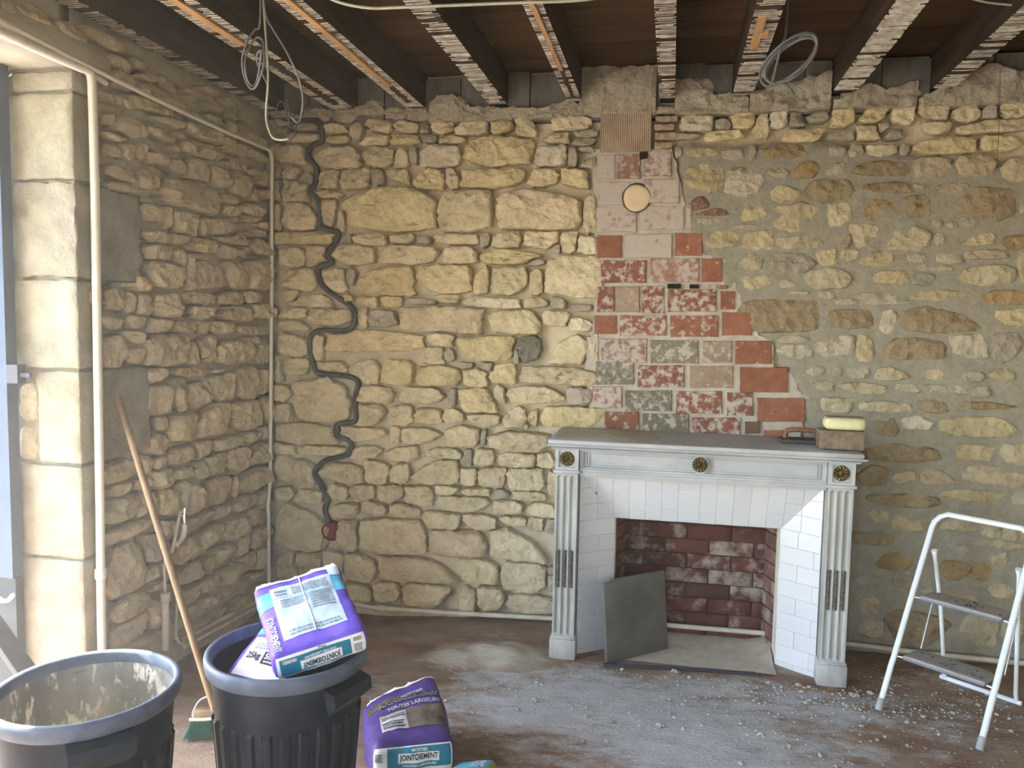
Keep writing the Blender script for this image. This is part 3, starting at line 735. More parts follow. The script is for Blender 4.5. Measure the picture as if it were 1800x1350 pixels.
# torn top edge of the mortar between the joists
CREST = ["480 190;500 196;530 205;560 190;590 196;606 184;622 190;640 186;660 176;676 193;712 192;752 191", "755 182;767 170;797 167;813 180;830 192;857 187;870 193;902 190", "902 187;917 192;960 192;983 182;995 177;1020 186",
         "1020 122;1060 116;1110 118;1155 116", "1188 143;1215 139;1235 157;1258 169;1284 165;1316 172", "1318 165;1332 160;1384 145;1405 144;1424 132;1438 136;1462 122", "1464 178;1485 175;1511 151;1535 149;1558 158;1587 150;1613 140", "1622 168;1670 150;1700 125;1740 112;1780 128;1830 125"]
for q in CREST:
    top_ = [P(*map(float, k.split()), 1, -.01) for k in q.split(';')]
    tx = [p[0] for p in top_]; tz = [p[2] for p in top_]
    nx = max(10, int((tx[-1] - tx[0]) / .012)); V = []; ny = 12; sd = rng.uniform(0, 50)
    for j in range(ny + 2):
        for i in range(nx + 1):
            x = tx[0] + (tx[-1] - tx[0]) * i / nx
            zt_ = np.interp(x, tx, tz) + .010 * N3((x * 40, sd, 0)) + .006 * N3((x * 110, sd, 0)); zb_ = P(900, 196 if q.startswith('480') else 214, 1, 0)[2] + .01 * N3((x * 14, 1, sd))
            t = min(j / ny, 1); z = zb_ + (zt_ - zb_) * t
            h = .030 + .022 * N3((x * 12 + sd, z * 12, 1)) + .016 * N3((x * 30, z * 30, sd)) + .010 * N3((x * 80, z * 80, sd))
            h = max(h, .006)
            if j == 0: h = -.03
            if j > ny: h = -.06
            V.append((x, -h, z))
    k = nx + 1
    MB().add(V, [(j * k + i, j * k + i + 1, (j + 1) * k + i + 1, (j + 1) * k + i) for j in range(ny + 1) for i in range(nx)]).build('mortar_crest', M_RUBBLE, wall_back, origin=np.mean(V, 0), smooth=.6)
# brick slips stacked on the right of the ribbed block
for (xa, ya, xb, yb) in ((1150, 186, 1188, 200), (1152, 203, 1192, 214), (1149, 217, 1186, 229), (1151, 232, 1190, 246), (1150, 249, 1182, 262)):
    a, b = P(xa, yb, 1, -.012), P(xb, ya, 1, -.012)
    sd = rng.uniform(0, 50)
    V, Fc = rbox_grid((b[0] - a[0]) / 2, .035, (b[2] - a[2]) / 2, .008, .012, lambda p, n: .004 * N3((p[0] * 50 + sd, p[1] * 50, p[2] * 50)))
    c = np.array([(a[0] + b[0]) / 2, .016, (a[2] + b[2]) / 2])
    MB().add([v + c for v in V], Fc).build('brick_slip', M_STONE, wall_back, origin=c, smooth=.7, color=(.46 * rng.uniform(.9, 1.1), .36, .28, 1))

# ---- left wall with the door opening
YJ = -1.5; YD = -3.0; ZL = 2.51


def left_h(u, v): return -.05 + .018 * N3((u * 5, v * 5, 13.1)) + .009 * N3((u * 17, v * 17, 18.1))


lf3 = lambda u, v, h: (XL + h, u, v)
us = np.arange(-1.44, .09, .022); vs = np.arange(-.14, 2.93, .022)
wall_left = wall_grid('wall_left', us, vs, left_h, lf3, M_BED, lambda u, v: 0.0, flip=False)
tag(wall_left, 'shaded rubble stone left wall beside the bright door opening', kind='structure')
MB().box(XL - .45, XL - .03, YD, YJ - .01, ZL + .1, 2.95).box(XL - .45, XL, -3.5, YD, -.1, 2.95).box(XL - .45, XL, YB, -5.4, -.1, 2.95).box(XL - .45, XL, -5.4, -3.5, 2.5, 2.95).box(XL - .45, XL, -5.4, -3.5, -.1, .2).box(XL - .42, XL - .09, YJ + .05, .1, -.1, 2.95).box(XL - .7, XL - .45, -3.5, YD, -.1, 2.95).box(XL - .7, XL - .45, YJ + .03, .1, -.1, 2.95).box(XL - .7, XL - .45, YD, YJ + .03, 2.55, 2.95).build('wall_core', M_PLAINWALL, wall_left, origin=(XL, -3, 1))  # unseen fill opening left in; added outer boxes deepen the reveal, shading the jamb
LS = parse(LW, 0, XL) + parse([(0, 0, 4.2857, "130 20 390 200;400 140 620 310;640 220 910 380;800 400 990 540;990 430 1090 560;0 0 100 110;1180 560 1320 690;1330 620 1500 760;1520 650 1640 720")], 0, XL)
LS = [s for s in LS if s[2] > .005]
fl = Field(LS, [rng.uniform(3, 6) for _ in LS], 1.2, .007)


def Hleft(st):
    big = min(1, math.sqrt(st[2] * st[3]) / .08)
    return .010 + .036 * big * rng.uniform(.5, 1.4)


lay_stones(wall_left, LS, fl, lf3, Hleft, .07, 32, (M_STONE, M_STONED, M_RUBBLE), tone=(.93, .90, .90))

# dressed quoins and jamb of the opening
rows = [(120, 158, 165, 20), (159, 316, 168, 16), (317, 489, 245, 20), (490, 650, 178, 25), (652, 818, 262, 66), (819, 984, 172, 25), (985, 1215, 188, 36)]
for i, (ya, yb, fx, rx) in enumerate(rows):
    z1, z0 = P(135, ya, 1, YJ)[2], P(135, yb, 1, YJ)[2]
    yf = P(fx, (ya + yb) / 2, 0, XL)[1]; xr = P(rx, (ya + yb) / 2, 1, YJ)[0]
    if i == 6: z0 = -.02
    hx, hy, hz = (XL + .012 - xr) / 2, (yf - YJ) / 2, (z1 - z0) / 2 - .004
    c = np.array([(XL + .012 + xr) / 2, (yf + YJ) / 2, (z1 + z0) / 2])
    sd = rng.uniform(0, 90); amp = .006 if i != 2 else .014
    V, Fc = rbox_grid(hx, hy, hz, .012, .03, lambda p, n: amp * (N3((p[0] * 22 + sd, p[1] * 22, p[2] * 22)) + .8 * N3((p[0] * 60 + sd, p[1] * 60, p[2] * 60))))
    t = (1.02, 1.0, .93) if i in (1, 3, 4, 5) else (.95, .92, .9)
    MB().add([v + c for v in V], Fc).build('quoin_stone', M_ASHLAR, wall_left, origin=c, smooth=.8, color=(*t, 1))
# rubble behind the short jamb stone
for (ya, yb, xa, xb) in ((670, 745, 25, 64), (748, 815, 25, 64)):
    a, b = P(xa, yb, 1, YJ), P(xb, ya, 1, YJ)
    hx, hz = (b[0] - a[0]) / 2, (b[2] - a[2]) / 2
    c = np.array([(a[0] + b[0]) / 2, YJ + .09, (a[2] + b[2]) / 2])
    V, Fc = rbox_grid(hx, .09, hz, .05, .03, lambda p, n: .012 * N3((p[0] * 20, p[1] * 20 + ya, p[2] * 20)))
    MB().add([v + c for v in V], Fc).build('stone', M_STONE, wall_left, origin=c, smooth=.8, color=(.62, .54, .40, 1))
MB().box(XL - .44, XL - .29, YJ + .022, YJ + .3, -.05, ZL).box(XL - .3, XL - .006, YJ + .022, YJ + .125, -.05, ZL).build('jamb_core', M_ASHLAR, wall_left, origin=(XL - .4, YJ + .1, 1), color=(.9, .86, .8, 1))
# timber lintel
c = np.array([XL - .2, (-1.28 - 3.15) / 2, ZL + .06])
V, Fc = rbox_grid(.212, (3.15 - 1.28) / 2, .06, .012, .05, lambda p, n: .005 * N3((p[0] * 30, p[1] * 9, p[2] * 30)))
tag(MB().add([v + c for v in V], Fc).build('lintel', M_LINTEL, wall_left, origin=c, smooth=.8), 'rough timber lintel over the door opening')

# other walls, outside ground, floor
tag(MB().box(XR, XR + .15, YB, .1, -.1, 2.95).build('wall_right', M_PLAINWALL), 'plain plastered right wall', kind='structure')
rb = MB().box(XL, -1.15, YB - .2, YB, -.1, 2.95).box(.15, XR, YB - .2, YB, -.1, 2.95).box(-1.15, .15, YB - .2, YB, -.1, 1.0).box(-1.15, .15, YB - .2, YB, 2.3, 2.95)
tag(rb.build('wall_rear', M_PLAINWALL), 'plain plastered rear wall with an unseen window opening added for light', kind='structure')
tag(MB().box(-14, XL - .40, -16, 8, -.25, -.12).build('ground', M_GROUND), 'pale paving outside the door', kind='structure')


def floor_z(x, y):
    z = -.075 * sstep(-.5, -1.7, x) * sstep(-1.5, -.2, y)
    z += .004 * N3((x * 3, y * 3, 0)) + .0022 * N3((x * 14, y * 14, 4))
    return z


DUSTS = [(.05, -1.0, .75, .38, .62), (-.35, -.75, .5, .25, .55), (-.75, -.55, .36, .25, .45), (.55, -.65, .5, .18, .6), (.35, -1.25, .55, .3, .7), (-.1, -1.6, .5, .25, .35), (1.3, -.5, .5, .4, .28), (-1.55, -1.35, .3, .25, .35), (-.6, -1.0, .35, .18, .5)]


def floor_dust(x, y):
    return min(.86, .05 + .82 * sum(a * math.exp(-((x - cx) / sx) ** 2 - ((y - cy) / sy) ** 2) for cx, cy, sx, sy, a in DUSTS))


us = np.arange(XL - .45, XR + .05, .03); vs = np.arange(YB, .1, .03)
V = [(x, y, floor_z(x, y)) for y in vs for x in us]; n = len(us)
fl_o = MB().add(V, [(j * n + i, j * n + i + 1, (j + 1) * n + i + 1, (j + 1) * n + i) for j in range(len(vs) - 1) for i in range(n - 1)]).build('floor', M_FLOOR, smooth=9)
at = fl_o.data.attributes.new('dust', 'FLOAT', 'POINT'); at.data.foreach_set('value', [floor_dust(x, y) for y in vs for x in us])
tag(fl_o, 'brown floor covered in pale building dust', kind='structure')
# ------------------------------------------------------------------ fireplace
FY = -.44
fp = empty('fireplace', (.15, -.2, 0), 'white marble fireplace with tiled surround and gilt rosettes against the stone wall', 'fireplace')


def part(mb, name, m, parent, c, **k): return mb.build(name, m, parent, origin=c, **k)


def slab(x0, x1, y0, y1, z0, z1, r=.004, step=.2):
    c = np.array([(x0 + x1) / 2, (y0 + y1) / 2, (z0 + z1) / 2])
    V, Fc = rbox_grid((x1 - x0) / 2, (y1 - y0) / 2, (z1 - z0) / 2, r, step); return [v + c for v in V], Fc, c


# shelf and bed moulding
sh = slab(-.548, .838, -.485, .0, 1.036, 1.06, .008); shelf = part(MB().add(sh[0], sh[1]), 'mantel_shelf', M_MARBLE, fp, sh[2], smooth=.6)
mb = MB()
prof = [(-.478, 1.036), (-.476, 1.028), (-.466, 1.022), (-.456, 1.018), (-.452, 1.010)]
for i in range(len(prof) - 1):
    (ya, za), (yb, zb) = prof[i], prof[i + 1]
    ea, eb = -ya - .44, -yb - .44
    V = [(-.518 - ea, 0, za), (-.518 - ea, ya, za), (.815 + ea, ya, za), (.815 + ea, 0, za), (-.518 - eb, 0, zb), (-.518 - eb, yb, zb), (.815 + eb, yb, zb), (.815 + eb, 0, zb)]
    mb.add(V, [(0, 4, 5, 1), (1, 5, 6, 2), (2, 6, 7, 3)])
part(mb, 'shelf_moulding', M_MARBLE, fp, (.15, -.4, 1.02))
# dust lying on the shelf
V = []; nx = 44; ny = 14
for j in range(ny):
    for i in range(nx):
        x = -.53 + i / (nx - 1) * .62; y_ = -.44 + j / (ny - 1) * .43
        h = .014 * math.exp(-((x + .33) / .17) ** 2) * (1 - ((j - 6) / 7.5) ** 2) + .003 * N3((x * 30, y_ * 30, 0)) - .0008
        if i in (0, nx - 1) or j in (0, ny - 1): h = -.001
        V.append((x, y_, 1.06 + h))
part(MB().add(V, [(j * nx + i, j * nx + i + 1, (j + 1) * nx + i + 1, (j + 1) * nx + i) for j in range(ny - 1) for i in range(nx - 1)]), 'shelf_dust', M_DUST, fp, (0, -.2, 1.06), smooth=9, kind='stuff')
# frieze
mb = MB().box(-.403, .698, -.408, -.3, .915, 1.012)
mb.box(-.403, .698, -.42, -.408, .998, 1.012).box(-.403, .698, -.42, -.408, .915, .926)
for s in (-1, 1):
    e = -.403 if s < 0 else .698
    mb.box(min(e, e - s * .018), max(e, e - s * .018), -.42, -.408, .926, .998)
    for q in (.030, .042): mb.box(e - s * q - .003, e - s * q + .003, -.415, -.408, .932, .992)
mb.box(-.36, .10, -.412, -.408, .934, .937).box(-.36, .10, -.412, -.408, .987, .990).box(.20, .655, -.412, -.408, .934, .937).box(.20, .655, -.412, -.408, .987, .990)
frieze = part(mb, 'frieze', M_MARBLE, fp, (.15, -.4, .96))
mb = MB(); K = 40
for r0, r1, y0, y1 in ((0, .042, -.424, -.424), (.042, .044, -.424, -.408), (.05, .0535, -.416, -.416)):
    V = [(.148 + r * math.cos(2 * math.pi * k / K), yy, .966 + r * math.sin(2 * math.pi * k / K)) for r, yy in ((r0, y0), (r1, y1)) for k in range(K)]
    mb.add(V, [(k, K + k, K + (k + 1) % K, (k + 1) % K) for k in range(K)])
part(mb, 'boss', M_MARBLE, frieze, (.148, -.41, .966), smooth=.6)
mb = MB()
for (y0, z0, z1) in ((-.432, .893, .905), (-.426, .905, .915), (-.418, .880, .893)): mb.box(-.403, .698, y0, -.36, z0, z1)
part(mb, 'frieze_moulding', M_MARBLE, fp, (.15, -.4, .9))


def rosette(parent, x, z, y0, R=.034):
    mb = MB(); K = 96; V = []; Fc = []; prof = np.linspace(1, 0, 14)
    for r in prof:
        for k in range(K):
            a = 2 * math.pi * k / K
            if r > .42: h = .005 + .006 * abs(math.sin(a * 6)) * math.sin((1 - r) / .58 * math.pi) ** .5 if r < 1 else 0
            elif r > .32: h = .003
            else: h = .005 + .007 * math.cos(r / .32 * 1.5) + .001 * math.sin(8 * a)
            rr = R * r * (1 + .05 * abs(math.sin(a * 6)) if r > .8 else 1)
            V.append((x + rr * math.cos(a), y0 - h, z + rr * math.sin(a)))
    for i in range(13):
        for k in range(K): Fc.append((i * K + k, i * K + (k + 1) % K, (i + 1) * K + (k + 1) % K, (i + 1) * K + k))
    return tag(mb.add(V, Fc).build('rosette', M_BRONZE, parent, origin=(x, y0, z), smooth=.9), 'gilt flower rosette')


rosette(frieze, .148, .966, -.424)
for side, x0, x1 in (('l', -.518, -.404), ('r', .699, .814)):
    xc = (x0 + x1) / 2; hw = (x1 - x0) / 2
    # fluted shaft as a height field
    V = []; Fc = []; xs = np.linspace(x0 + .004, x1 - .004, 67); zs = np.concatenate([np.linspace(.10, .15, 12), np.linspace(.17, .84, 10), np.linspace(.855, .90, 14)])
    fw = hw * 2 * .21
    for z in zs:
        for x in xs:
            d = 0
            for fc in (-1, 0, 1):
                u = (x - (xc + fc * hw * .54)) / (fw / 2)
                ze = 0
                if z > .872: ze = (z - .872) / (fw / 2)
                if z < .128: ze = (.128 - z) / (fw / 2)
                q = 1 - u * u - ze * ze
                if q > 0: d = .011 * math.sqrt(q)
            V.append((x, FY + d, z))
    nx = len(xs); Fc = [(j * nx + i, j * nx + i + 1, (j + 1) * nx + i + 1, (j + 1) * nx + i) for j in range(len(zs) - 1) for i in range(nx - 1)]
    mb = MB().add(V, Fc); mb.box(x0 + .004, x1 - .004, FY + .015, -.30, .10, .90)
    mb.add([(xx, yy, zz) for xx in (x0 + .004, x1 - .004) for yy in (FY, FY + .02) for zz in (.10, .90)], [(0, 2, 3, 1), (4, 5, 7, 6)])
    pil = part(mb, 'pilaster', M_MARBLE_OLD, fp, (xc, FY, 0), smooth=.7)
    for fc in (-1, 0, 1):
        hm = MB()
        for q in range(11):
            z = .352 + q * .0165; s = .0075
            V, Fc2 = [], []
            for r, dz in ((.25, -1), (.9, -.45), (1, .1), (.55, .75), (.1, 1.1)):
                for k in range(8):
                    a = 2 * math.pi * k / 8 + q; V.append((xc + fc * hw * .54 + s * r * math.cos(a), FY + .004 + s * r * math.sin(a), z + dz * .0095))
            Fc2 = [(i * 8 + k, i * 8 + (k + 1) % 8, (i + 1) * 8 + (k + 1) % 8, (i + 1) * 8 + k) for i in range(4) for k in range(8)]
            hm.add(V, Fc2)
        tag(hm.build('husk_chain', M_BRONZE_DARK, pil, origin=(xc + fc * hw * .54, FY, .43), smooth=.8), 'dark bronze husk chain set in a flute')
    # plinth, capital band, corner block
    a = slab(x0 - .006, x1 + .006, FY - .014, -.30, -.02, .095, .004); mb = MB().add(a[0], a[1])
    a = slab(x0 - .004, x1 + .004, FY - .010, -.30, .093, .108, .006); mb.add(a[0], a[1])
    part(mb, 'plinth', M_MARBLE_OLD, fp, (xc, FY, .04), smooth=.6)
    a = slab(x0 - .007, x1 + .007, FY - .012, -.30, .896, .912, .005); mb = MB().add(a[0], a[1])
    part(mb, 'capital_band', M_MARBLE, fp, a[2], smooth=.6)
    mb = MB().box(x0 + .002, x1 - .002, FY + .006, -.30, .910, 1.013)
    for (p, q, r, s) in ((x0 + .002, x0 + .018, .912, 1.013), (x1 - .018, x1 - .002, .912, 1.013), (x0 + .018, x1 - .018, .912, .924), (x0 + .018, x1 - .018, 1.002, 1.013)): mb.box(p, q, FY - .004, FY + .006, r, s)
    blk = part(mb, 'corner_block', M_MARBLE, fp, (xc, FY, .96))
    rosette(blk, xc, .963, FY + .006)
    xs_ = x0 if side == 'l' else x1 - .03
    part(MB().box(xs_ + .002, xs_ + .028, -.32, .05, -.02, 1.03), 'side_panel', M_MARBLE_OLD, fp, (xs_, -.15, .5))
# tiled surround: cheeks and head splay back to the opening
TO, TI = -.375, -.262
OXL, OXR, OZ = -.243, .538, .657
XLo, XRo, ZT = -.404, .699, .884


def clip(poly, f):
    out = []
    for i in range(len(poly)):
        a, b = poly[i], poly[(i + 1) % len(poly)]; fa, fb_ = f(a), f(b)
        if fa >= 0: out.append(a)
        if fa * fb_ < 0:
            t = fa / (fa - fb_); out.append((a[0] + (b[0] - a[0]) * t, a[1] + (b[1] - a[1]) * t))
    return out


def area(p): return abs(sum(p[i][0] * p[(i + 1) % len(p)][1] - p[(i + 1) % len(p)][0] * p[i][1] for i in range(len(p)))) / 2


def tile(poly, to):
    c = np.mean(poly, 0); n = len(poly)
    P0 = [tuple(c + (np.array(p) - c) * (1 - .0021 / (np.linalg.norm(np.array(p) - c) + .002))) for p in poly]
    P1 = [tuple(c + (np.array(p) - c) * .975) for p in P0]
    j = rng.uniform(-.0004, .0004)
    V = [to(u, v, -.004) for u, v in P0] + [to(u, v, .0035 + j) for u, v in P0] + [to(u, v, .0048 + j) for u, v in P1]
    Fc = [(k, (k + 1) % n, n + (k + 1) % n, n + k) for k in range(n)] + [(n + k, n + (k + 1) % n, 2 * n + (k + 1) % n, 2 * n + k) for k in range(n)] + [tuple(2 * n + k for k in range(n))]
    s = rng.uniform(.95, 1.02)
    MB().add(V, Fc).build('tile', M_TILE, fp, origin=np.mean(V, 0), color=(s, s, s * rng.uniform(.985, 1.02), 1))


dX = OXL - XLo; dZ = ZT - OZ; dY = TI - TO
SL = math.hypot(dX, dY)
nl = np.array([dY, -dX, 0]) / SL; nr_ = np.array([-dY, -dX, 0]) / SL; nh = np.array([0, -dZ, -dY]) / math.hypot(dZ, dY)
toL = lambda s, z, h: (XLo + dX * s + nl[0] * h, TO + dY * s + nl[1] * h, z)
toR = lambda s, z, h: (XRo - (XRo - OXR) * s + nr_[0] * h, TO + dY * s + nr_[1] * h, z)
toH = lambda x, s, h: (x, TO + dY * s + nh[1] * h, ZT - dZ * s + nh[2] * h)
rowh = .0792
for ti, to in ((0, toL), (1, toR)):
    z = .657 - rowh * 8 - rowh; r = 0
    while z < ZT:
        cuts = [0, .55, 1.0] if (r + ti) % 2 else ([0, .12, 1.0] if ti == 0 else [0, .16, 1.0])
        if z > .65: cuts = [0, .5, 1.0]
        for a, b in zip(cuts[:-1], cuts[1:]):
            q = [(a, z), (b, z), (b, z + rowh), (a, z + rowh)]
            q = clip(q, lambda p: (ZT - dZ * p[0]) - .001 - p[1]); q = clip(q, lambda p: p[1] + .01) if q else q
            if len(q) > 2 and area(q) > .0004: tile([(p[0], p[1]) for p in q], to)
        z += rowh; r += 1
x = XLo + .003; k = 0
xsz = [.085] + [.0765] * 13
while x < XRo:
    wd = .1 if k == 6 else .0765
    cut = [.40, .62, .30, .78, .22, .70, .26, .74, .28, .72, .32, .66, .4, .6][k % 14]
    for a, b in ((0, cut), (cut, 1)):
        q = [(x, a), (x + wd, a), (x + wd, b), (x, b)]
        q = clip(q, lambda p: p[0] - (XLo + dX * p[1]) - .001)
        if q: q = clip(q, lambda p: (XRo - (XRo - OXR) * p[1]) - .001 - p[0])
        if len(q) > 2 and area(q) > .002: tile(q, toH)
    x += wd; k += 1
mb = MB()
for to in (toL, toR): mb.add([to(0, -.02, 0), to(1, -.02, 0), to(1, OZ, 0), to(0, ZT, 0), to(0, -.02, -.03), to(1, -.02, -.03), to(1, OZ, -.03), to(0, ZT, -.03)], [(0, 1, 2, 3), (4, 7, 6, 5), (1, 5, 6, 2)])
mb.add([toH(XLo, 0, 0), toH(XRo, 0, 0), toH(OXR, 1, 0), toH(OXL, 1, 0), toH(XLo, 0, -.03), toH(XRo, 0, -.03), toH(OXR, 1, -.03), toH(OXL, 1, -.03)], [(0, 1, 2, 3), (4, 7, 6, 5), (2, 6, 7, 3)])
part(mb, 'tile_backing', M_GROUT, fp, (.15, -.3, .5))
mb = MB().box(OXL - .02, OXL + .006, TI, -.17, -.02, OZ + .01).box(OXR - .004, OXR + .02, TI, -.15, -.02, OZ + .01).box(OXL, OXR, TI + .004, -.12, OZ, OZ + .03)
part(mb, 'opening_return', M_CREAM, fp, (.15, -.2, .3))
# firebox in sooty brick
fbx = part(MB().box(-.26, .56, -.012, .0, -.02, .95).add([(OXL - .02, -.17, -.02), (OXL + .03, -.012, -.02), (OXL + .03, -.012, .95), (OXL - .02, -.17, .95)], [(0, 1, 2, 3)]).add([(OXR + .016, -.15, -.02), (OXR - .028, -.012, -.02), (OXR - .028, -.012, .95), (OXR + .016, -.15, .95)], [(3, 2, 1, 0)]).box(-.26, .56, -.3, 0, .95, .97), 'firebox', M_LIME, fp, (.15, -.05, .4))
fbx.data.materials.clear(); fbx.data.materials.append(M_SOOT)
z = -.02; r = 0
while z < .9:
    x = OXL + .03 - (.11 if r % 2 else 0)
    while x < OXR - .03:
        a, b = max(x, OXL + .032), min(x + .215, OXR - .03)
        if b - a > .02:
            q = slab(a + .001, b - .001, -.022 - rng.uniform(0, .003), -.008, z + .0015, z + .0745, .005, .06)
            wash = rng.uniform(.38, .56)
            if (r, int((x + .3) / .2)) in ((6, 2), (3, 3), (4, 3), (4, 2)): wash = .62
            MB().add(q[0], q[1]).build('brick', M_FIREBRICK, fbx, origin=q[2], smooth=.7, color=(.125 * rng.uniform(.85, 1.15), .06, .047, wash))
        x += .22
    for s in (0, 1):
        for e in (0, 1):
            if s == 0: A = np.array([OXL - .012, -.165]); B = np.array([OXL + .032, -.02])
            else: A = np.array([OXR + .010, -.148]); B = np.array([OXR - .030, -.02])
            t0, t1 = ((0, .7), (.7, 1))[e] if r % 2 else ((0, .3), (.3, 1))[e]
            a, b = A + (B - A) * (t0 + .01), A + (B - A) * (t1 - .01)
            d = np.array([.012 if s == 0 else -.012, 0])
            V = [(*p, zz) for p in (a, b, b + d, a + d) for zz in (z + .003, z + .072)]
            MB().add(V, [(0, 2, 3, 1), (2, 4, 5, 3), (4, 6, 7, 5), (6, 0, 1, 7), (1, 3, 5, 7)]).build('brick', M_FIREBRICK, fbx, origin=np.mean(V, 0), color=(.20, .11, .09, rng.uniform(.4, .62)))
    z += .076; r += 1
V = []; nx, ny = 30, 12
for j in range(ny):
    for i in range(nx):
        x = OXL + .01 + i / (nx - 1) * (OXR - OXL - .02); y_ = -.40 + j / (ny - 1) * .385
        V.append((x, y_, .004 + .012 * sstep(-.2, -.02, y_) + .004 * N3((x * 12, y_ * 12, 2)) + .02 * sstep(.42, .53, x) * sstep(-.28, -.2, y_)))
part(MB().add(V, [(j * nx + i, j * nx + i + 1, (j + 1) * nx + i + 1, (j + 1) * nx + i) for j in range(ny - 1) for i in range(nx - 1)]), 'hearth', M_DUST, fp, (.15, -.2, 0), smooth=9)

# things at the fireplace
a, b = np.array(P(1065, 1166, 2, .004)), np.array(P(1172, 1139, 2, .004))
e = (b - a); W = np.linalg.norm(e[:2]); e /= W; nrm = np.array([-e[1], e[0], 0]); up = np.array([0, 0, 1.0]) + nrm * .12; up /= np.linalg.norm(up)
H = .385; V = []
V0, Fc = rbox_grid(W / 2, .011, H / 2, .003, .1)
fn = np.cross(e, up)
V = [a + e * (W / 2 + v[0]) + up * (H / 2 + v[2]) + np.cross(up, e) * v[1] * 1 for v in V0]
# top left corner of the slab is knocked off
V = [v if not ((v - a) @ up > H - .03 and (v - a) @ e < .03) else v - up * .012 for v in V]
tag(MB().add(V, Fc).build('stone_slab', M_SLAB, origin=a, smooth=.6), 'square dark grey slab leaning in the left of the fireplace opening', 'slab')
a, b = P(1060, 1169, 2, .012), P(1340, 1185, 2, .012)
d = (b - a) / np.linalg.norm(b - a); q = np.array([-d[1], d[0], 0])
tag(MB().tube([a, a + (b - a) * .5 + q * .003, b], .005, 6).tube([a + q * .018, b + q * .012 - d * .03], .004, 6).build('hearth_strip', M_BRACKET, origin=(a + b) / 2), 'thin black metal strip lying before the hearth', 'metal strip')
# brick, sponge and float on the shelf
c = np.array([.758, -.352, 1.062 + .043]); V, Fc = rbox_grid(.094, .058, .042, .006, .02, lambda p, n: .0016 * N3(p * 60))
tag(MB().add([v + c for v in V], Fc).build('loose_brick', M_BLOCK, origin=c, smooth=.8), 'dusty brown brick on the right end of the mantel shelf', 'brick')
c = np.array([.773, -.352, 1.148 + .028])
V, Fc = rbox_grid(.088, .052, .027, .024, .012, lambda p, n: .0012 * N3(p * 90))
V = np.array(V); kq = .5 + .5 * np.sqrt(np.clip(1 - (np.abs(V[:, 0]) / .1) ** 4, 0, 1)); V[:, 1] *= kq
sp = tag(MB().add(V + c, Fc).build('sponge', M_SPONGE, origin=c, smooth=1.2), 'pale yellow sponge resting on the brown brick', 'sponge')
V, Fc = rbox_grid(.080, .046, .003, .0025, .02); part(MB().add(np.array(V) + c + (0, 0, .0265), Fc), 'dirty_top', M_SPONGETOP, sp, c + (0, 0, .026), smooth=.8)
hf = empty('hand_float', (.62, -.2, 1.062), 'plasterer\'s float with red-brown handle beside the brick on the mantel', 'float')
V, Fc = rbox_grid(.10, .055, .008, .004, .05); part(MB().add(np.array(V) + (.62, -.2, 1.070), Fc), 'blade', M_CONDUIT, hf, (.62, -.2, 1.07))
part(MB().tube(spline([(.545, -.2, 1.078), (.548, -.2, 1.108), (.575, -.2, 1.118), (.66, -.2, 1.118), (.688, -.2, 1.108), (.692, -.2, 1.078)], 4), .012, 10), 'handle', M_REDWOOD, hf, (.62, -.2, 1.1), smooth=9)

# ------------------------------------------------------------------ pipes and cables
XPP = XL + .045


def pipe(name, pts, r, m, label, cat, group=None, bands=(), parent=None, n=10):
    o = tag(MB().tube(pts, r, n).build(name, m, origin=pts[0], smooth=1.2), label, cat, group)
    for q in bands:
        i = min(int(q * (len(pts) - 1)), len(pts) - 2); p = np.array(pts[i]) * (1 - (q * (len(pts) - 1) - i)) + np.array(pts[i + 1]) * (q * (len(pts) - 1) - i)
        d = np.array(pts[i + 1]) - np.array(pts[i]); d /= np.linalg.norm(d)
        MB().tube([p - d * .022, p - d * .018, p + d * .018, p + d * .022], [r * 1.05, r * 1.32, r * 1.32, r * 1.05], 12).build('coupling', m, o, origin=p, smooth=.8)
    return o


pth = [P(x, y, 0, XPP) for x, y in ((-130, -20), (0, 56), (80, 92), (142, 119))] + [P(x, y, 0, XPP) for x, y in ((154, 124), (160, 134), (162, 150))] + [P(x, y, 0, XPP) for x, y in ((167, 330), (172, 650), (176, 900), (178, 1080))]
e = pth[-1].copy(); e[2] = -.02; pth.append(e)
pp = pipe('waste_pipe', pth[:3] + spline(pth[3:7], 4)[:-1] + pth[6:], .0165, M_PIPE, 'thick cream pipe bending down beside the door opening', 'pipe', bands=(.93,))
pth = [P(x, y, 0, XPP + .01) for x, y in ((-130, -35), (0, 36), (100, 88), (200, 139), (300, 187), (400, 233), (462, 259))] + [P(x, y, 0, XPP - .0) for x, y in ((473, 264), (477, 274), (478, 290))]
pth += [P(x, y, 0, XPP - .01) for x, y in ((477.5, 500), (476, 700), (475, 840))] + [P(x, y, 0, XPP - .01) for x, y in ((471, 890), (472, 905))]
e = pth[-1].copy(); e[2] = .02; pth.append(e)
pipe('gas_pipe', pth[:6] + spline(pth[6:10], 4)[:-1] + pth[9:], .0095, M_PIPE, 'thin cream pipe running along the left wall and down the corner', 'pipe')
pipe('pipe_stub', [P(165, 133, 0, XPP - .01), P(187, 147, 0, XPP - .01)], .010, M_PIPE, 'short capped pipe stub behind the pipe bend by the lintel', 'pipe')
pth = [P(x, y, 1, -.045) for x, y in ((545, 1050), (665, 1069), (800, 1078), (970, 1087))] + [P(x, y, 1, -.055) for x, y in ((1175, 1099), (1343, 1113))] + [P(x, y, 1, -.045) for x, y in ((1500, 1133), (1640, 1150), (1860, 1172))]
pipe('skirting_pipe', pth, .0125, M_PIPE_DIRTY, 'dusty cream pipe along the foot of the back wall', 'pipe', bands=(.13,))
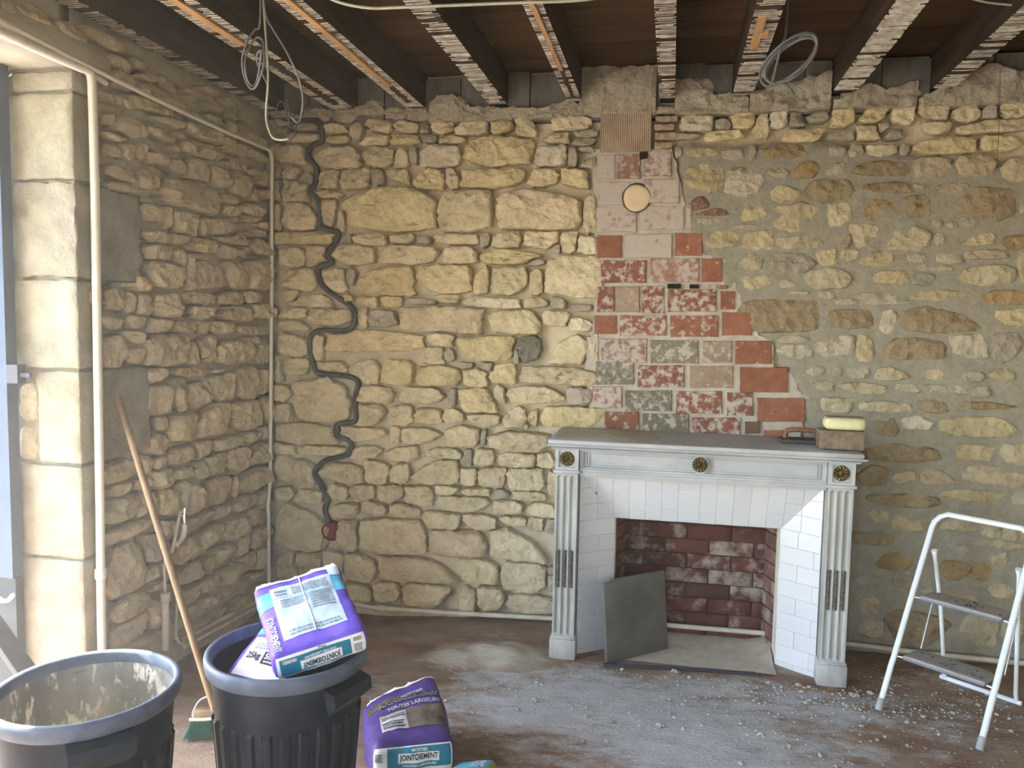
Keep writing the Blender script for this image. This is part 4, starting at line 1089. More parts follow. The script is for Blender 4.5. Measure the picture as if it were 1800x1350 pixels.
for k, (dx, lab) in enumerate(((0, 'upper of the two dusty pipes low along the left wall'), (10, 'lower of the two dusty pipes low along the left wall'))):
    pth = [P(318 + dx * .6, 1127 + dx, 0, XL + .05 + .02 * k), P(380 + dx, 1094 + dx * .7, 0, XL + .05 + .02 * k), P(455 + dx, 1056 + dx * .4, 0, XL + .05 + .02 * k)]
    pipe('floor_pipe', pth, .011, M_PIPE_DIRTY, lab, 'pipe')
pth = [P(x, y, 0, XL + .05) for x, y in ((293, 950), (289, 1000), (291, 1046))]
a = pipe('drain_pipe', [P(291, 1044, 0, XL + .05), P(292, 1090, 0, XL + .05), P(292, 1142, 0, XL + .05)], .0165, M_PIPE_DIRTY, 'short grey pipe standing behind the broom handle', 'pipe', bands=(.06,))
MB().tube(pth, .006, 8).build('thin_tube', M_PIPE_DIRTY, a, origin=pth[0], smooth=1.2)
pth = [P(x, y, 0, XL + .055) for x, y in ((318, 898), (312, 925), (307, 950), (303, 968), (296, 972), (300, 990), (306, 1015), (311, 1050), (310, 1090), (309, 1115), (314, 1128), (326, 1134))]
hz = pipe('water_hose', spline(pth, 4), .0075, M_PIPE_DIRTY, 'thin grey flexible water hose hanging on the wall right of the broom', 'hose')
pth = spline([P(x, y, 0, XL + .06) for x, y in ((325, 921), (324, 935), (319, 948), (310, 957))], 5)
pipe('elbow_pipe', pth, .012, M_PIPE, 'curved cream pipe end beside the thin hose', 'pipe')
pth = [P(x, y, 0, XL + .06) for x, y in ((325, 893), (324, 906), (325, 921))]
tag(MB().tube(pth, [.005, .009, .006], 8).tube([P(320, 903, 0, XL + .06), P(330, 905, 0, XL + .06)], .004, 6).build('pipe_valve', M_CHROME, origin=pth[0]), 'small metal valve on the curved pipe end', 'valve')
pth = spline([P(x, y, 0, XL + .07) for x, y in ((293, 945), (297, 975), (303, 1010), (303, 1060), (304, 1098))], 4)
tag(MB().tube(pth, .0025, 6).build('dangling_wire', M_CABLE, origin=pth[0]), 'thin grey wire dangling behind the broom handle', 'wire')

cd = tag(MB().tube(cond, .0145, 10).build('electrical_conduit', M_CONDUIT, origin=cond[0], smooth=1.5), 'dark grey conduit snaking down through the stone joints', 'conduit')
c = P(583, 934, 1, -.012)
bxr = P(600, 934, 1, -.012)[0] - c[0]
V = []; K = 28; Fc = []
prof = [(1.0, .03), (1.0, -.012), (.93, -.016), (.86, -.012), (.84, .01), (0.001, .012)]
for r, yy in prof:
    for k in range(K):
        a = 2 * math.pi * k / K
        V.append((c[0] + bxr * r * math.cos(a), yy - .008, c[2] + bxr * r * math.sin(a) * .92))
Fc = [(i * K + k, (i + 1) * K + k, (i + 1) * K + (k + 1) % K, i * K + (k + 1) % K) for i in range(len(prof) - 1) for k in range(K)]
jb = tag(MB().add(V, Fc).build('junction_box', M_REDBOX, origin=c, smooth=.7), 'round red electrical box at the foot of the conduit', 'electrical box')
pth = spline([P(x, y, 1, -.03) for x, y in ((578, 922), (570, 940), (565, 965), (566, 990))], 4)
MB().tube(pth, .0022, 6).build('wire', M_CABLE, jb, origin=pth[0])

# hanging cables
YC = -1.2


def coil(px, y): return spline([P(a, b, 1, y + .02 * math.sin(i * 1.3)) for i, (a, b) in enumerate(px)], 5)


cb = empty('hanging_cable', P(465, 0, 1, YC), 'bundle of grey and yellowish cables hanging coiled in the left corner', 'cable')
part(MB().tube(coil([(462, -60), (463, 0), (467, 60), (471, 120), (471, 150), (468, 190), (469, 215), (478, 240), (492, 246), (508, 244)], YC), .0042, 7), 'yellowish_cable', M_CABLEY, cb, P(465, 60, 1, YC), smooth=9)
part(MB().tube(coil([(462, -60), (466, 20), (480, 52), (502, 88), (522, 130), (532, 170), (529, 205), (522, 215), (512, 205)], YC), .004, 7), 'loose_cable', M_CABLE, cb, P(500, 60, 1, YC), smooth=9)
part(MB().tube(coil([(458, -60), (457, 40), (448, 52), (436, 70), (426, 100), (428, 130), (437, 152), (446, 156), (455, 142), (464, 110), (463, 75), (452, 66), (440, 80), (431, 105), (433, 135), (442, 150), (450, 145), (456, 120), (459, 90), (452, 95), (452, 110), (462, 132), (471, 150)], YC), .004, 7), 'coiled_cable', M_CABLE, cb, P(450, 100, 1, YC), smooth=9)
part(MB().tube(coil([(505, 180), (512, 205), (522, 215), (515, 242), (500, 246), (487, 235), (484, 205), (490, 180), (500, 185), (510, 225)], -.35), .004, 7), 'lower_loop', M_CABLE, cb, P(500, 210, 1, -.35), smooth=9)
YC2 = -.75
cb = empty('hanging_cable', P(1385, 0, 1, YC2), 'coil of grey cable hanging between joists on the right', 'cable')
ctr = [(1385, -60), (1385, 0), (1381, 60), (1372, 85)]
for i in range(44):
    t = 2 * math.pi * i / 11; k = i // 11
    rx, ry = 52 - 3 * k, 40 - 2.5 * k; ca, sa = math.cos(-.72), math.sin(-.72)
    xx, yy = 62 * math.cos(t + 2.6) * (1 - .04 * k), 27 * math.sin(t + 2.6) * (1 - .03 * k)
    ctr.append((1386 + xx * ca - yy * sa + 2 * k, 103 + xx * sa + yy * ca + (k % 2) * 4))
ctr += [(1362, 146), (1376, 146), (1388, 156), (1395, 165)]
part(MB().tube(coil(ctr, YC2), .0056, 7), 'coiled_cable', M_CABLE, cb, P(1385, 80, 1, YC2), smooth=9)
pth = spline([P(x, y, 1, -1.4) for x, y in ((560, -12), (600, 5), (650, 14), (700, 13), (800, 9), (900, 5), (1010, 1), (1080, -8))], 4)
tag(MB().tube(pth, .0055, 7).build('ceiling_cable', M_CABLEY, origin=pth[0], smooth=9), 'grey cable strung under the joists at top centre', 'cable')
pth = spline([P(x, y, 1, -.9) for x, y in ((1690, -8), (1730, 3), (1770, 8), (1830, 12))], 4)
tag(MB().tube(pth, .004, 7).build('ceiling_cable', M_CABLEY, origin=pth[0], smooth=9), 'thin cable under the joists at the top right corner', 'cable')
pth = [P(1758, 118, 1, -.045), P(1757, 205, 1, -.045), P(1752, 296, 1, -.045)]
tag(MB().tube(pth, .0013, 5).build('plumb_string', M_BRACKET, origin=pth[0]), 'thin dark string hanging on the right of the back wall', 'string')
# ------------------------------------------------------------------ door leaf at the opening
X0, X1 = -2.585, P(21, 600, 1, YJ - .04)[0]
ztop, zbot = P(20, 92, 1, YJ - .04)[2], P(20, 1012, 1, YJ - .04)[2]
win = tag(MB().box(X0, X0 + .045, YJ - .075, YJ - .02, zbot, ztop).box(X0 + .045, X1 - .014, YJ - .066, YJ - .026, zbot, ztop).box(X1 - .014, X1, YJ - .07, YJ - .02, zbot, ztop).build('window_1', M_ALU, origin=(X0, YJ, 1)), 'grey aluminium stile of the open door leaf', kind='structure')
p = P(30, 657, 1, YJ - .05)
MB().box(X1 - .002, P(38, 657, 1, YJ - .05)[0], YJ - .07, YJ - .03, p[2] - .035, p[2] + .035).box(P(36, 657, 1, YJ - .05)[0], P(55, 657, 1, YJ - .05)[0], YJ - .058, YJ - .05, p[2] - .012, p[2] + .004).build('hinge_bracket', M_BRACKET, win, origin=p)
MB().box(-2.62, P(40, 1080, 1, YJ - .02)[0], YJ - .05, YJ - .012, -.05, zbot - .004).build('lower_panel', M_PANEL, win, origin=(-2.55, YJ, .3))
pth = spline([P(x, y, 1, YJ - .08) for x, y in ((-12, 1046), (4, 1056), (16, 1054), (24, 1044))], 4)
MB().tube(pth, [.012] * (len(pth) - 1) + [.006], 8, flat=.7).build('lever_handle', M_WHITEMETAL, win, origin=pth[0], smooth=1.2)
MB().tube(spline([P(x, y, 1, YJ - .02) for x, y in ((12, 122), (16, 128), (20, 130), (15, 135), (12, 130))], 3), .003, 6).build('hook', M_CHROME, win, origin=P(15, 128, 1, YJ - .02))
# board leaning between door and bin
a, b = P(-14, 1095, 0, -2.12), P(62, 1205, 0, -1.98)
d = (b - a); L = np.linalg.norm(d); d /= L; sd = np.cross(d, (0, 1.0, 0)); sd /= np.linalg.norm(sd); up = np.cross(d, sd)
V0, Fc = rbox_grid(L * .9, .035, .010, .003, .3)
V = [b - d * L * .2 + d * v[0] + np.array((0, 1.0, 0)) * 0 + up * v[1] + sd * v[2] for v in V0]
tag(MB().add(V, Fc).build('board', M_BOARD, origin=a), 'narrow grey board slanting behind the left bin', 'board')

# ------------------------------------------------------------------ bins


def bin_(c, label, hang, inside):
    root = empty('rubble_bin', (c[0], c[1], 0), label, 'bin')
    o = np.array([c[0], c[1], 0])
    nR = 26

    def fn(r, z, a):
        if .05 < z < .475:
            s = (a * nR / (2 * math.pi)) % 1
            k = sstep(0, .10, s) - sstep(.52, .62, s)
            return r + .0085 * k * sstep(.05, .07, z) * sstep(.475, .465, z)
        return r
    zs = [0, .03, .05, .055, .07, .2, .3, .4, .455, .465, .475, .48, .5, .53, .56, .59]
    prof = [(.165 + (.213 - .165) * z / .6, z) for z in zs]
    body = MB().add([], []); body.lathe([(.001, .004)] + prof, o, 208, fn)
    b = part(body, 'body', M_BIN, root, o, smooth=.5)
    ip = [(.001, .012)] + [(.160 + (.209 - .160) * z / .6, z) for z in (.012, .1, .2, .3, .4, .5, .6)]
    part(MB().lathe(ip[::-1], o, 96), 'lining', inside, root, o, smooth=1)
    rim = [(.213, .588), (.222, .587), (.2265, .592), (.230, .606), (.2305, .619), (.228, .629), (.223, .633), (.216, .632), (.2105, .626), (.2085, .60)]
    part(MB().lathe(rim, o, 96), 'rim', M_BINRIM, root, o, smooth=1)
    for ang in hang:
        ca, sa = math.cos(ang), math.sin(ang); rd = np.array([ca, sa, 0]); tg = np.array([-sa, ca, 0])
        # moulded lug: a hollow grip under the rim
        V = []
        for (r, z) in ((.205, .585), (.246, .575), (.250, .545), (.243, .535), (.205, .500)):
            for s, ww in ((-1, .075), (1, .075)): V.append(o + rd * r + tg * s * (ww if z > .52 else .055) + np.array([0, 0, z]))
        Fc = [(0, 1, 3, 2), (2, 3, 5, 4), (4, 5, 7, 6), (6, 7, 9, 8), (0, 2, 4, 6, 8), (1, 9, 7, 5, 3)]
        part(MB().add(V, Fc), 'handle', M_BIN, root, o + rd * .23 + (0, 0, .55))
    return root


va = lambda c: math.atan2(CAMP[1] - c[1], CAMP[0] - c[0])
B1 = (-1.475, -2.352); B2 = (-1.062, -2.043)
bin_(B1, 'empty black ribbed bin with splashed inside, nearest the door', (va(B1) + .12, va(B1) + .12 + math.pi), M_BININ)
bin_(B2, 'black ribbed bin filled with purple mortar bags', (va(B2) + .78, va(B2) + .78 + math.pi), M_BIN).scale.z = 1.03

# ------------------------------------------------------------------ mortar bags


def text_mesh(s, bold=.03):
    cu = bpy.data.curves.new('lettering', 'FONT'); cu.body = s; cu.offset = bold; cu.resolution_u = 3; cu.fill_mode = 'FRONT'
    o = bpy.data.objects.new('lettering', cu); COL.objects.link(o)
    dg = bpy.context.evaluated_depsgraph_get(); me = o.evaluated_get(dg).to_mesh()
    V = np.array([v.co[:] for v in me.vertices]); Fc = [tuple(p.vertices) for p in me.polygons]
    o.evaluated_get(dg).to_mesh_clear(); bpy.data.objects.remove(o); bpy.data.curves.remove(cu)
    V = V[:, :2]; mn, mx = V.min(0), V.max(0); V = (V - mn) / (mx - mn); return V, Fc


class Bag:
    def __init__(s, nl_, nr, fr, fl_, T, r=.035, seed=0, bulge=.014, wr=.005):
        s.c = [np.array(q, float) for q in (nl_, nr, fr, fl_)]; s.T = T; s.r = r; s.sd = seed; s.b = bulge; s.wr = wr
        s.W = (np.linalg.norm(s.c[1] - s.c[0]) + np.linalg.norm(s.c[2] - s.c[3])) / 2; s.L = (np.linalg.norm(s.c[3] - s.c[0]) + np.linalg.norm(s.c[2] - s.c[1])) / 2
        s.n = np.cross(s.c[1] - s.c[0], s.c[3] - s.c[0]); s.n /= np.linalg.norm(s.n)
        s.H = np.array([s.W / 2, s.L / 2, T / 2])

    def at(s, q, eps=0):
        q = np.array(q, float); H = s.H; I = H - min(s.r, *(H * .9)); p = q * H; cl = np.clip(p, -I, I); d = p - cl; l = np.linalg.norm(d)
        n = d / l if l > 1e-9 else np.array([0, 0, 1.0])
        p = cl + n * (min(s.r, *(H * .9)) + eps)
        u, v = p[0] / H[0], p[1] / H[1]
        bl = s.b * max(0, 1 - u * u) * max(0, 1 - v * v)
        wv = s.wr * (N3((p[0] * 11 + s.sd, p[1] * 11, p[2] * 11)) + .45 * N3((p[0] * 28 + s.sd, p[1] * 28, p[2] * 28)) - .5 * abs(N3((p[0] * 16 + 5, p[1] * 9 + s.sd, p[2] * 9))))
        p = p + n * (wv + (bl if n[2] > .5 else bl * .2))
        uu, vv = p[0] / H[0] / 2 + .5, p[1] / H[1] / 2 + .5
        c = s.c
        base = c[0] * (1 - uu) * (1 - vv) + c[1] * uu * (1 - vv) + c[2] * uu * vv + c[3] * (1 - uu) * vv
        return base + s.n * (p[2] - H[2])

    def body(s, name, m, label, cat, group, step=.012):
        H = s.H; vid = {}; V = []; Fc = []
        C = []
        for h in H:
            k = max(3, int(2 * h / step)); e = 1 - .45 * min(s.r, *(H * .9)) / h
            C.append(sorted(set([round(float(x), 4) for x in np.linspace(-1, 1, k + 1)] + [round(e, 4), round(-e, 4)])))
        for ax in range(3):
            u, v = [(1, 2), (2, 0), (0, 1)][ax]
            for sg in (-1, 1):
                for i in range(len(C[u]) - 1):
                    for j in range(len(C[v]) - 1):
                        ids = []
                        for a, b in ((i, j), (i + 1, j), (i + 1, j + 1), (i, j + 1)):
                            q = [0, 0, 0]; q[ax] = sg; q[u] = C[u][a]; q[v] = C[v][b]; key = tuple(q)
                            if key not in vid: vid[key] = len(V); V.append(s.at(q))
                            ids.append(vid[key])
                        Fc.append(tuple(ids) if sg > 0 else tuple(ids[::-1]))
        s.o = tag(MB().add(V, Fc).build(name, m, origin=s.c[0] - s.n * s.T, smooth=1.2), label, cat, group); return s.o

    def face(s, f, u, v, eps):
        if f == 'top': return s.at((u, v, 1), eps)
        if f == 'near': return s.at((u, -1, v), eps)
        if f == 'left': return s.at((-1, -u, v), eps)
        if f == 'right': return s.at((1, u, v), eps)

    def patch(s, f, u0, u1, v0, v1, m, name='print', eps=.0014, parent=None, n=26, jag=0):
        V = []
        for j in range(n + 1):
            for i in range(n + 1):
                a, b = i / n, j / n
                vv = v0 + (v1 - v0) * b
                if jag and j == n: vv += jag * rng.uniform(-1, 1)
                V.append(s.face(f, u0 + (u1 - u0) * a, vv, eps))
        k = n + 1
        return MB().add(V, [(j * k + i, j * k + i + 1, (j + 1) * k + i + 1, (j + 1) * k + i) for j in range(n) for i in range(n)]).build(name, m, parent or s.o, origin=V[0], smooth=9)

    def text(s, f, txt, u0, u1, v0, v1, m, eps=.0026, flip=False, bold=.03, name='lettering', slant=0, parent=None, rot=False):
        T, Fc = text_mesh(txt, bold)
        if rot: T = np.stack([T[:, 1], 1 - T[:, 0]], 1)
        if flip: T = 1 - T
        V = [s.face(f, u0 + (u1 - u0) * a, v0 + (v1 - v0) * b + slant * a, eps) for a, b in T]
        return MB().add(V, Fc).build(name, m, parent or s.o, origin=V[0])

    def bars(s, f, rect, rows, m, eps=.0024, parent=None):
        """rows of small print too fine to read"""
        u0, u1, v0, v1 = rect; mb = MB()
        for r in range(rows):
            v = v1 - (v1 - v0) * (r + .5) / rows; u = u0
            while u < u1 - .02:
                L = rng.uniform(.03, .12) * (u1 - u0); e = min(u + L, u1); h = (v1 - v0) / rows * .28
                mb.add([s.face(f, a, b, eps) for a, b in ((u, v - h), (e, v - h), (e, v + h), (u, v + h))], [(0, 1, 2, 3)]); u = e + .02 * (u1 - u0)
        return mb.build('small_print', m, parent or s.o, kind='stuff')

    def torn(s, f_edge, m, n=26, amp=.03, name='torn_paper', u0=-.95, u1=.95, w=1.0):
        V = []
        for i in range(n + 1):
            u = u0 + (u1 - u0) * i / n
            p = s.at((u, f_edge, w), .001); q = s.at((u, f_edge * .86, w), .002)
            d = (p - q); d /= np.linalg.norm(d)
            h = amp * (.45 + .6 * N3((i * .35, s.sd, 1)) + .35 * N3((i * 1.7, s.sd, 5)))
            V += [q, p + s.n * .006, p + d * h * .6 + s.n * (h * (.5 + .5 * N3((i * .3, 4, s.sd))))]
        Fc = []
        for i in range(n):
            b = i * 3; Fc += [(b, b + 3, b + 4, b + 1), (b + 1, b + 4, b + 5, b + 2)]
        return MB().add(V, Fc).build(name, m, s.o, origin=V[0])


GB = None
# bag A lying on top of the right bin
A = Bag((-1.024, -2.216, .690), (-.808, -2.073, .742), (-1.022, -1.787, .826), (-1.240, -1.928, .772), .085, .022, 3, .012, .007)
A.body('mortar_bag', M_PURPLE, 'open purple mortar bag with pale printed back, lying on the right bin', 'bag', None)
pan = A.patch('top', -.66, .70, -.70, .70, M_PALE, 'printed_panel', .0012)
A.patch('top', -.995, -.66, .18, .62, M_BLUE, 'teal_band', .0011, n=8); A.patch('top', .70, .995, .18, .62, M_BLUE, 'teal_band', .0011, n=8)
A.patch('left', -.5, -.2, -.6, .9, M_BLUE, 'teal_band', .0011, n=6)
A.patch('top', .70, .98, .64, .98, M_PALE, 'pale_corner', .0012, n=6)
A.bars('top', (-.2, .62, .36, .62), 5, M_INKG, parent=pan); A.bars('top', (.12, .62, -.2, .28), 7, M_INKG, parent=pan); A.bars('top', (-.5, .1, .05, .28), 4, M_INKG, parent=pan); A.bars('top', (-.5, .6, -.66, -.52), 2, M_INKG, parent=pan)
A.bars('top', (-.58, -.3, .40, .60), 2, M_INKG, parent=pan)
# creases pressed into the panel
mb = MB()
for a in (((-.66, .34), (.70, .30)), ((.02, -.7), (.04, .98))):
    ps = [A.face('top', a[0][0] + (a[1][0] - a[0][0]) * t + .01 * math.sin(9 * t), a[0][1] + (a[1][1] - a[0][1]) * t + .02 * math.sin(7 * t), .0015) for t in np.linspace(0, 1, 14)]
    mb.tube(ps, .0022, 5)
mb.build('crease', M_PALE, A.o)
lb = A.patch('near', -.94, .94, -.82, .82, M_WHITE, 'end_label')
A.patch('near', -.86, .62, -.62, .58, M_TEAL, 'label_band', .0018, parent=lb)
A.patch('near', -.45, .42, -.50, .16, M_WHITE, 'name_plate', .0022, parent=lb)
A.text('near', 'JOINTOIEMENT', -.41, .38, -.42, .08, M_INK, .003, True, parent=lb); A.text('near', 'MORTIER', -.16, .14, -.60, -.52, M_WHITE, .003, True, parent=lb)
A.text('near', 'TOUTES LARGEURS', -.35, .32, .22, .38, M_WHITE, .003, True, parent=lb); A.text('near', '25kg', -.05, .12, .62, .78, M_INK, .003, True, parent=lb)
A.patch('near', -.80, -.50, .22, .5, M_GREYP, 'colour_tag', .0022, parent=lb); A.text('near', 'BLANC', -.76, -.54, .27, .45, M_WHITE, .003, True, parent=lb)
A.bars('near', (.68, .86, -.55, .1), 5, M_INK, parent=lb); A.bars('near', (.68, .86, .3, .62), 4, M_INK, parent=lb)
A.text('top', 'JOINTOIEMENT', -.95, -.74, -.92, -.05, M_GREYP, .003, rot=True)
A.torn(1, M_WHITE, 60, .022); A.torn(1, M_WHITE, 16, .075, 'torn_flap', -1.0, -.62, .3)
# bag C inside the bin
Cc = Bag((-1.235, -2.125, .575), (-1.02, -2.165, .575), (-1.04, -1.93, .655), (-1.205, -1.925, .665), .06, .026, 13, .012, .005)
Cc.body('mortar_bag', M_PURPLE, 'purple mortar bag pushed down inside the right bin, mostly hidden', 'bag', None)
pn = Cc.patch('top', -.72, .9, -.82, .42, M_GREYP, 'printed_panel', .0012); pn.data.materials.clear(); pn.data.materials.append(M_WHITE)
Cc.text('top', '25kg', -.60, -.12, -.36, -.10, M_INK, .003, parent=pn)
Cc.patch('top', -.04, .42, -.40, -.04, M_INK, 'area_badge', .0018, parent=pn); Cc.text('top', '5m²', .02, .36, -.26, -.08, M_WHITE, .003, parent=pn); Cc.text('top', 'environ', .04, .34, -.36, -.29, M_WHITE, .003, parent=pn)
Cc.bars('top', (-.5, .6, .0, .22), 3, M_INKG, parent=pn); Cc.text('top', 'SANS TRIER', -.35, .1, .26, .34, M_INK, .003, parent=pn) if False else None
Cc.patch('top', -.95, .95, .55, .9, M_BLUE, 'teal_band', .0011)
Cc.torn(1, M_WHITE, 10, .04, 'torn_flap', -1.0, -.2)
# bag B on the floor
k = 1.018
sc_ = lambda q: CAMP + k * (np.array(q) - CAMP)
B = Bag(sc_((-.928, -1.738, .2)), sc_((-.669, -1.622, .2)), sc_((-.835, -1.30, .275)), sc_((-1.088, -1.41, .175)), .150, .035, 23, .016, .009)
B.body('mortar_bag', M_PURPLE_SHADE, 'purple mortar bag standing on the floor right of the filled bin', 'bag', None)
lb = B.patch('near', -.96, .99, -.62, .86, M_WHITE, 'end_label'); B.patch('near', -.60, .92, -.20, .78, M_TEAL, 'label_band', .0018, parent=lb)
B.patch('near', -.34, .62, .06, .50, M_WHITE, 'name_plate', .0022, parent=lb)
B.text('near', 'JOINTOIEMENT', -.31, .59, .11, .45, M_INK, .003, parent=lb); B.text('near', 'MORTIER', -.02, .36, .56, .70, M_WHITE, .003, parent=lb)
B.text('near', 'TOUTES LARGEURS', -.25, .56, -.10, .0, M_WHITE, .003, parent=lb); B.text('near', 'BLANC', -.5, -.2, -.5, -.28, M_INK, .003, parent=lb); B.patch('near', -.1, .4, -.5, -.26, M_GREYP, 'colour_tag', .002, parent=lb)
B.bars('near', (-.9, -.7, .2, .6), 5, M_INK, parent=lb); B.bars('near', (-.9, -.7, -.5, -.1), 5, M_INK, parent=lb)
B.text('top', 'JOINTOIEMENT', -.64, .88, .19, .39, M_GREYP, .0034, bold=.10); B.text('top', 'JOINTOIEMENT', -.62, .86, .20, .38, M_INK, .005, bold=.03); B.text('top', 'MORTIER', -.05, .55, .42, .52, M_GREYP, .003); B.text('top', 'TOUTES LARGEURS', -.45, .88, .04, .14, M_GREYP, .003)
ph = B.patch('top', -.66, .96, -.62, -.02, M_BROWNP, 'photo_print'); B.patch('top', -.66, -.02, -.62, -.06, M_GREYP, 'info_box', .002, parent=ph)
B.bars('top', (-.62, -.06, -.22, -.1), 2, M_INK, .0028, parent=ph); B.bars('top', (-.62, -.1, -.58, -.3), 3, M_INK, .0028, parent=ph)
B.patch('top', -.95, -.0, .26, .56, M_BROWNP, 'pale_print', .0014, n=8)
B.torn(1, M_WHITE, 50, .024)
# green bag lying in front
Gc = Bag((-.80, -1.85, .10), (-.575, -1.76, .10), (-.540, -1.508, .085), (-.655, -1.56, .09), .08, .03, 33, .012, .004)
Gc.body('green_bag', M_GREENBAG, 'green and teal paper bag lying on the floor below the purple bag', 'bag', None)
Gc.patch('top', -.85, .82, -.75, .86, M_BLUE, 'teal_print'); Gc.text('top', 'ER', .05, .7, .35, .75, M_PALE, .003, bold=.05)

# ------------------------------------------------------------------ broom
top = P(206, 694, 0, XL + .05); hd = np.array([-1.655, -1.485, .135])
bro = empty('broom', (-1.68, -1.49, 0), 'wooden broom with green bristles leaning on the left wall', 'broom')
d = (top - hd); d /= np.linalg.norm(d)
part(MB().tube([hd - d * .05, hd + (top - hd) * .3, hd + (top - hd) * .7, top - d * .01, top], [.0125, .0135, .0135, .0125, .008], 12), 'handle', M_HANDLE, bro, hd, smooth=1)
hx = np.array([.94, .34, 0]); hx /= np.linalg.norm(hx); hn = np.array([-hx[1], hx[0], 0])
c = hd + np.array([-.022, .0, -.035]); dn = np.array([-.12, -.03, -1.0]); dn /= np.linalg.norm(dn)
V, Fc = rbox_grid(.05, .020, .018, .008, .03); part(MB().add([c + hx * v[0] + hn * v[1] - dn * v[2] for v in V], Fc), 'head', M_HANDLE, bro, c, smooth=.9)
part(MB().tube(spline([hd + d * .035, c - hx * .03 + (0, 0, .05), c - hx * .055 + (0, 0, .0), c - hx * .045 + (0, 0, -.02)], 4), .003, 6).tube(spline([c - hx * .055 + (0, -.021, -.012), c + (0, -.024, -.014), c + hx * .055 + (0, -.021, -.012)], 3), .006, 6), 'binding', M_PIPE, bro, c)
mb = MB()
for i in range(420):
    u, v = rng.uniform(-1, 1), rng.uniform(-1, 1)
    p = c + hx * u * .047 + hn * v * .016 + dn * .012
    q = c + hx * (u * .062 + rng.uniform(-.006, .006) - .012) + hn * (v * .03 + rng.uniform(-.005, .005)) + dn * rng.uniform(.082, .094)
    mb.tube([p, (p + q) / 2 + hx * rng.uniform(-.003, .003), q], [.0022, .0022, .0012], 3, cap=False)
part(mb, 'bristles', M_BRISTLE, bro, c, kind='stuff')

# ------------------------------------------------------------------ step ladder
LB = np.array([.912, -.636, 0]); th = -.686; wl = .392
e = np.array([math.cos(th), math.sin(th), 0]); nn = np.array([-math.sin(th), math.cos(th), 0]); zz = np.array([0, 0, 1.0])
lad = empty('step_ladder', LB + e * wl / 2 + nn * .25, 'white two-step folding ladder with grey treads at right', 'step ladder')
q3 = lambda a, b, c_: LB + e * a + nn * b + zz * c_
pr = [(0, 0, .012), (0, .045, .09), (0, .085, .165), (0, .115, .21), (0, .25, .445), (0, .375, .66), (0, .41, .722)]
arc = [(.004, .422, .744), (.02, .437, .768), (.05, .446, .784)]
left = [q3(*p) for p in pr] + [q3(*p) for p in arc]
right = [q3(wl - p[0], p[1], p[2]) for p in pr + arc][::-1]
part(MB().tube(left + right, .0125, 10, flat=.8), 'front_frame', M_WHITEMETAL, lad, LB, smooth=1.2)
for a in (0, wl):
    part(MB().tube([q3(a, -.006, .0), q3(a, .0, .012), q3(a, .018, .045)], [.0150, .0152, .0140], 10), 'foot', M_GREYP, lad, q3(a, 0, 0), smooth=.9)
for a, sg in ((.030, 1), (wl - .030, -1)):
    part(MB().tube([q3(a, .375, .63), q3(a, .385, .60), q3(a + sg * .012, .45, .36), q3(a + sg * .02, .51, .05), q3(a + sg * .02, .525, .012)], [.013, .009, .009, .009, .009], 8), 'rear_leg', M_WHITEMETAL, lad, q3(a, .4, .3), smooth=1.2)
part(MB().tube([q3(.03, .525, .012), q3(wl - .03, .525, .012)], .011, 8), 'rear_bar', M_WHITEMETAL, lad, q3(.2, .525, .01), smooth=1.2)
for zt, fb_, dp in ((.215, .118, .165), (.447, .251, .155)):
    V0, Fc = rbox_grid(wl / 2 - .034, dp / 2, .011, .009, .016)
    ang = .0
    V = []
    for v in V0:
        u, t = v[0], v[1]
        sh_ = 1 - .22 * sstep(.4, 1, t / (dp / 2)) * 1.0
        V.append(q3(wl / 2 + u * sh_, fb_ + dp / 2 - .012 + t, zt - .004 + v[2] - .06 * (t + dp / 2)))
    tr = part(MB().add(V, Fc), 'tread', M_TREAD, lad, q3(wl / 2, fb_, zt), smooth=.7)
    at = tr.data.attributes.new('dust', 'FLOAT', 'POINT'); at.data.foreach_set('value', [.8 if v[2] > .004 else .05 for v in V0])
    for a0, a1 in ((.004, .04), (wl - .004, wl - .04)):
        part(MB().tube([q3(a0, fb_, zt - .01), q3(a1, fb_ + .004, zt - .008)], .0038, 8), 'hinge_pin', M_CHROME, tr, q3(a0, fb_, zt))
for a in (.03, wl - .03):
    part(MB().tube([q3(a, .40, .42), q3(a, .30, .20)], .003, 6), 'brace_rod', M_CHROME, lad, q3(a, .35, .3))
crumbs = MB()
for i in range(60):
    zt, fb_, dp = ((.215, .118, .165), (.447, .251, .155))[i % 2]
    t = rng.uniform(.02, dp - .03); p = q3(wl / 2 + rng.normal(0, .06), fb_ - .012 + t, zt + .0075 - .06 * t); s = rng.uniform(.002, .007)
    crumbs.add([p + np.array(v) * s for v in ((1, 0, 0), (-.6, .8, 0), (-.5, -.8, 0), (0, 0, .8))], [(0, 1, 3), (1, 2, 3), (2, 0, 3)])
part(crumbs, 'tread_crumbs', M_CONDUIT, lad, LB, kind='stuff')

# added haze volume standing in for the lens veil near the door
hz_m = bpy.data.materials.new('veil_haze'); hz_m.use_nodes = True
t_ = hz_m.node_tree; t_.nodes.remove(t_.nodes['Principled BSDF'])
vs_ = t_.nodes.new('ShaderNodeVolumeScatter'); vs_.inputs['Color'].default_value = (1, .94, .86, 1); vs_.inputs['Density'].default_value = .032; vs_.inputs['Anisotropy'].default_value = .35
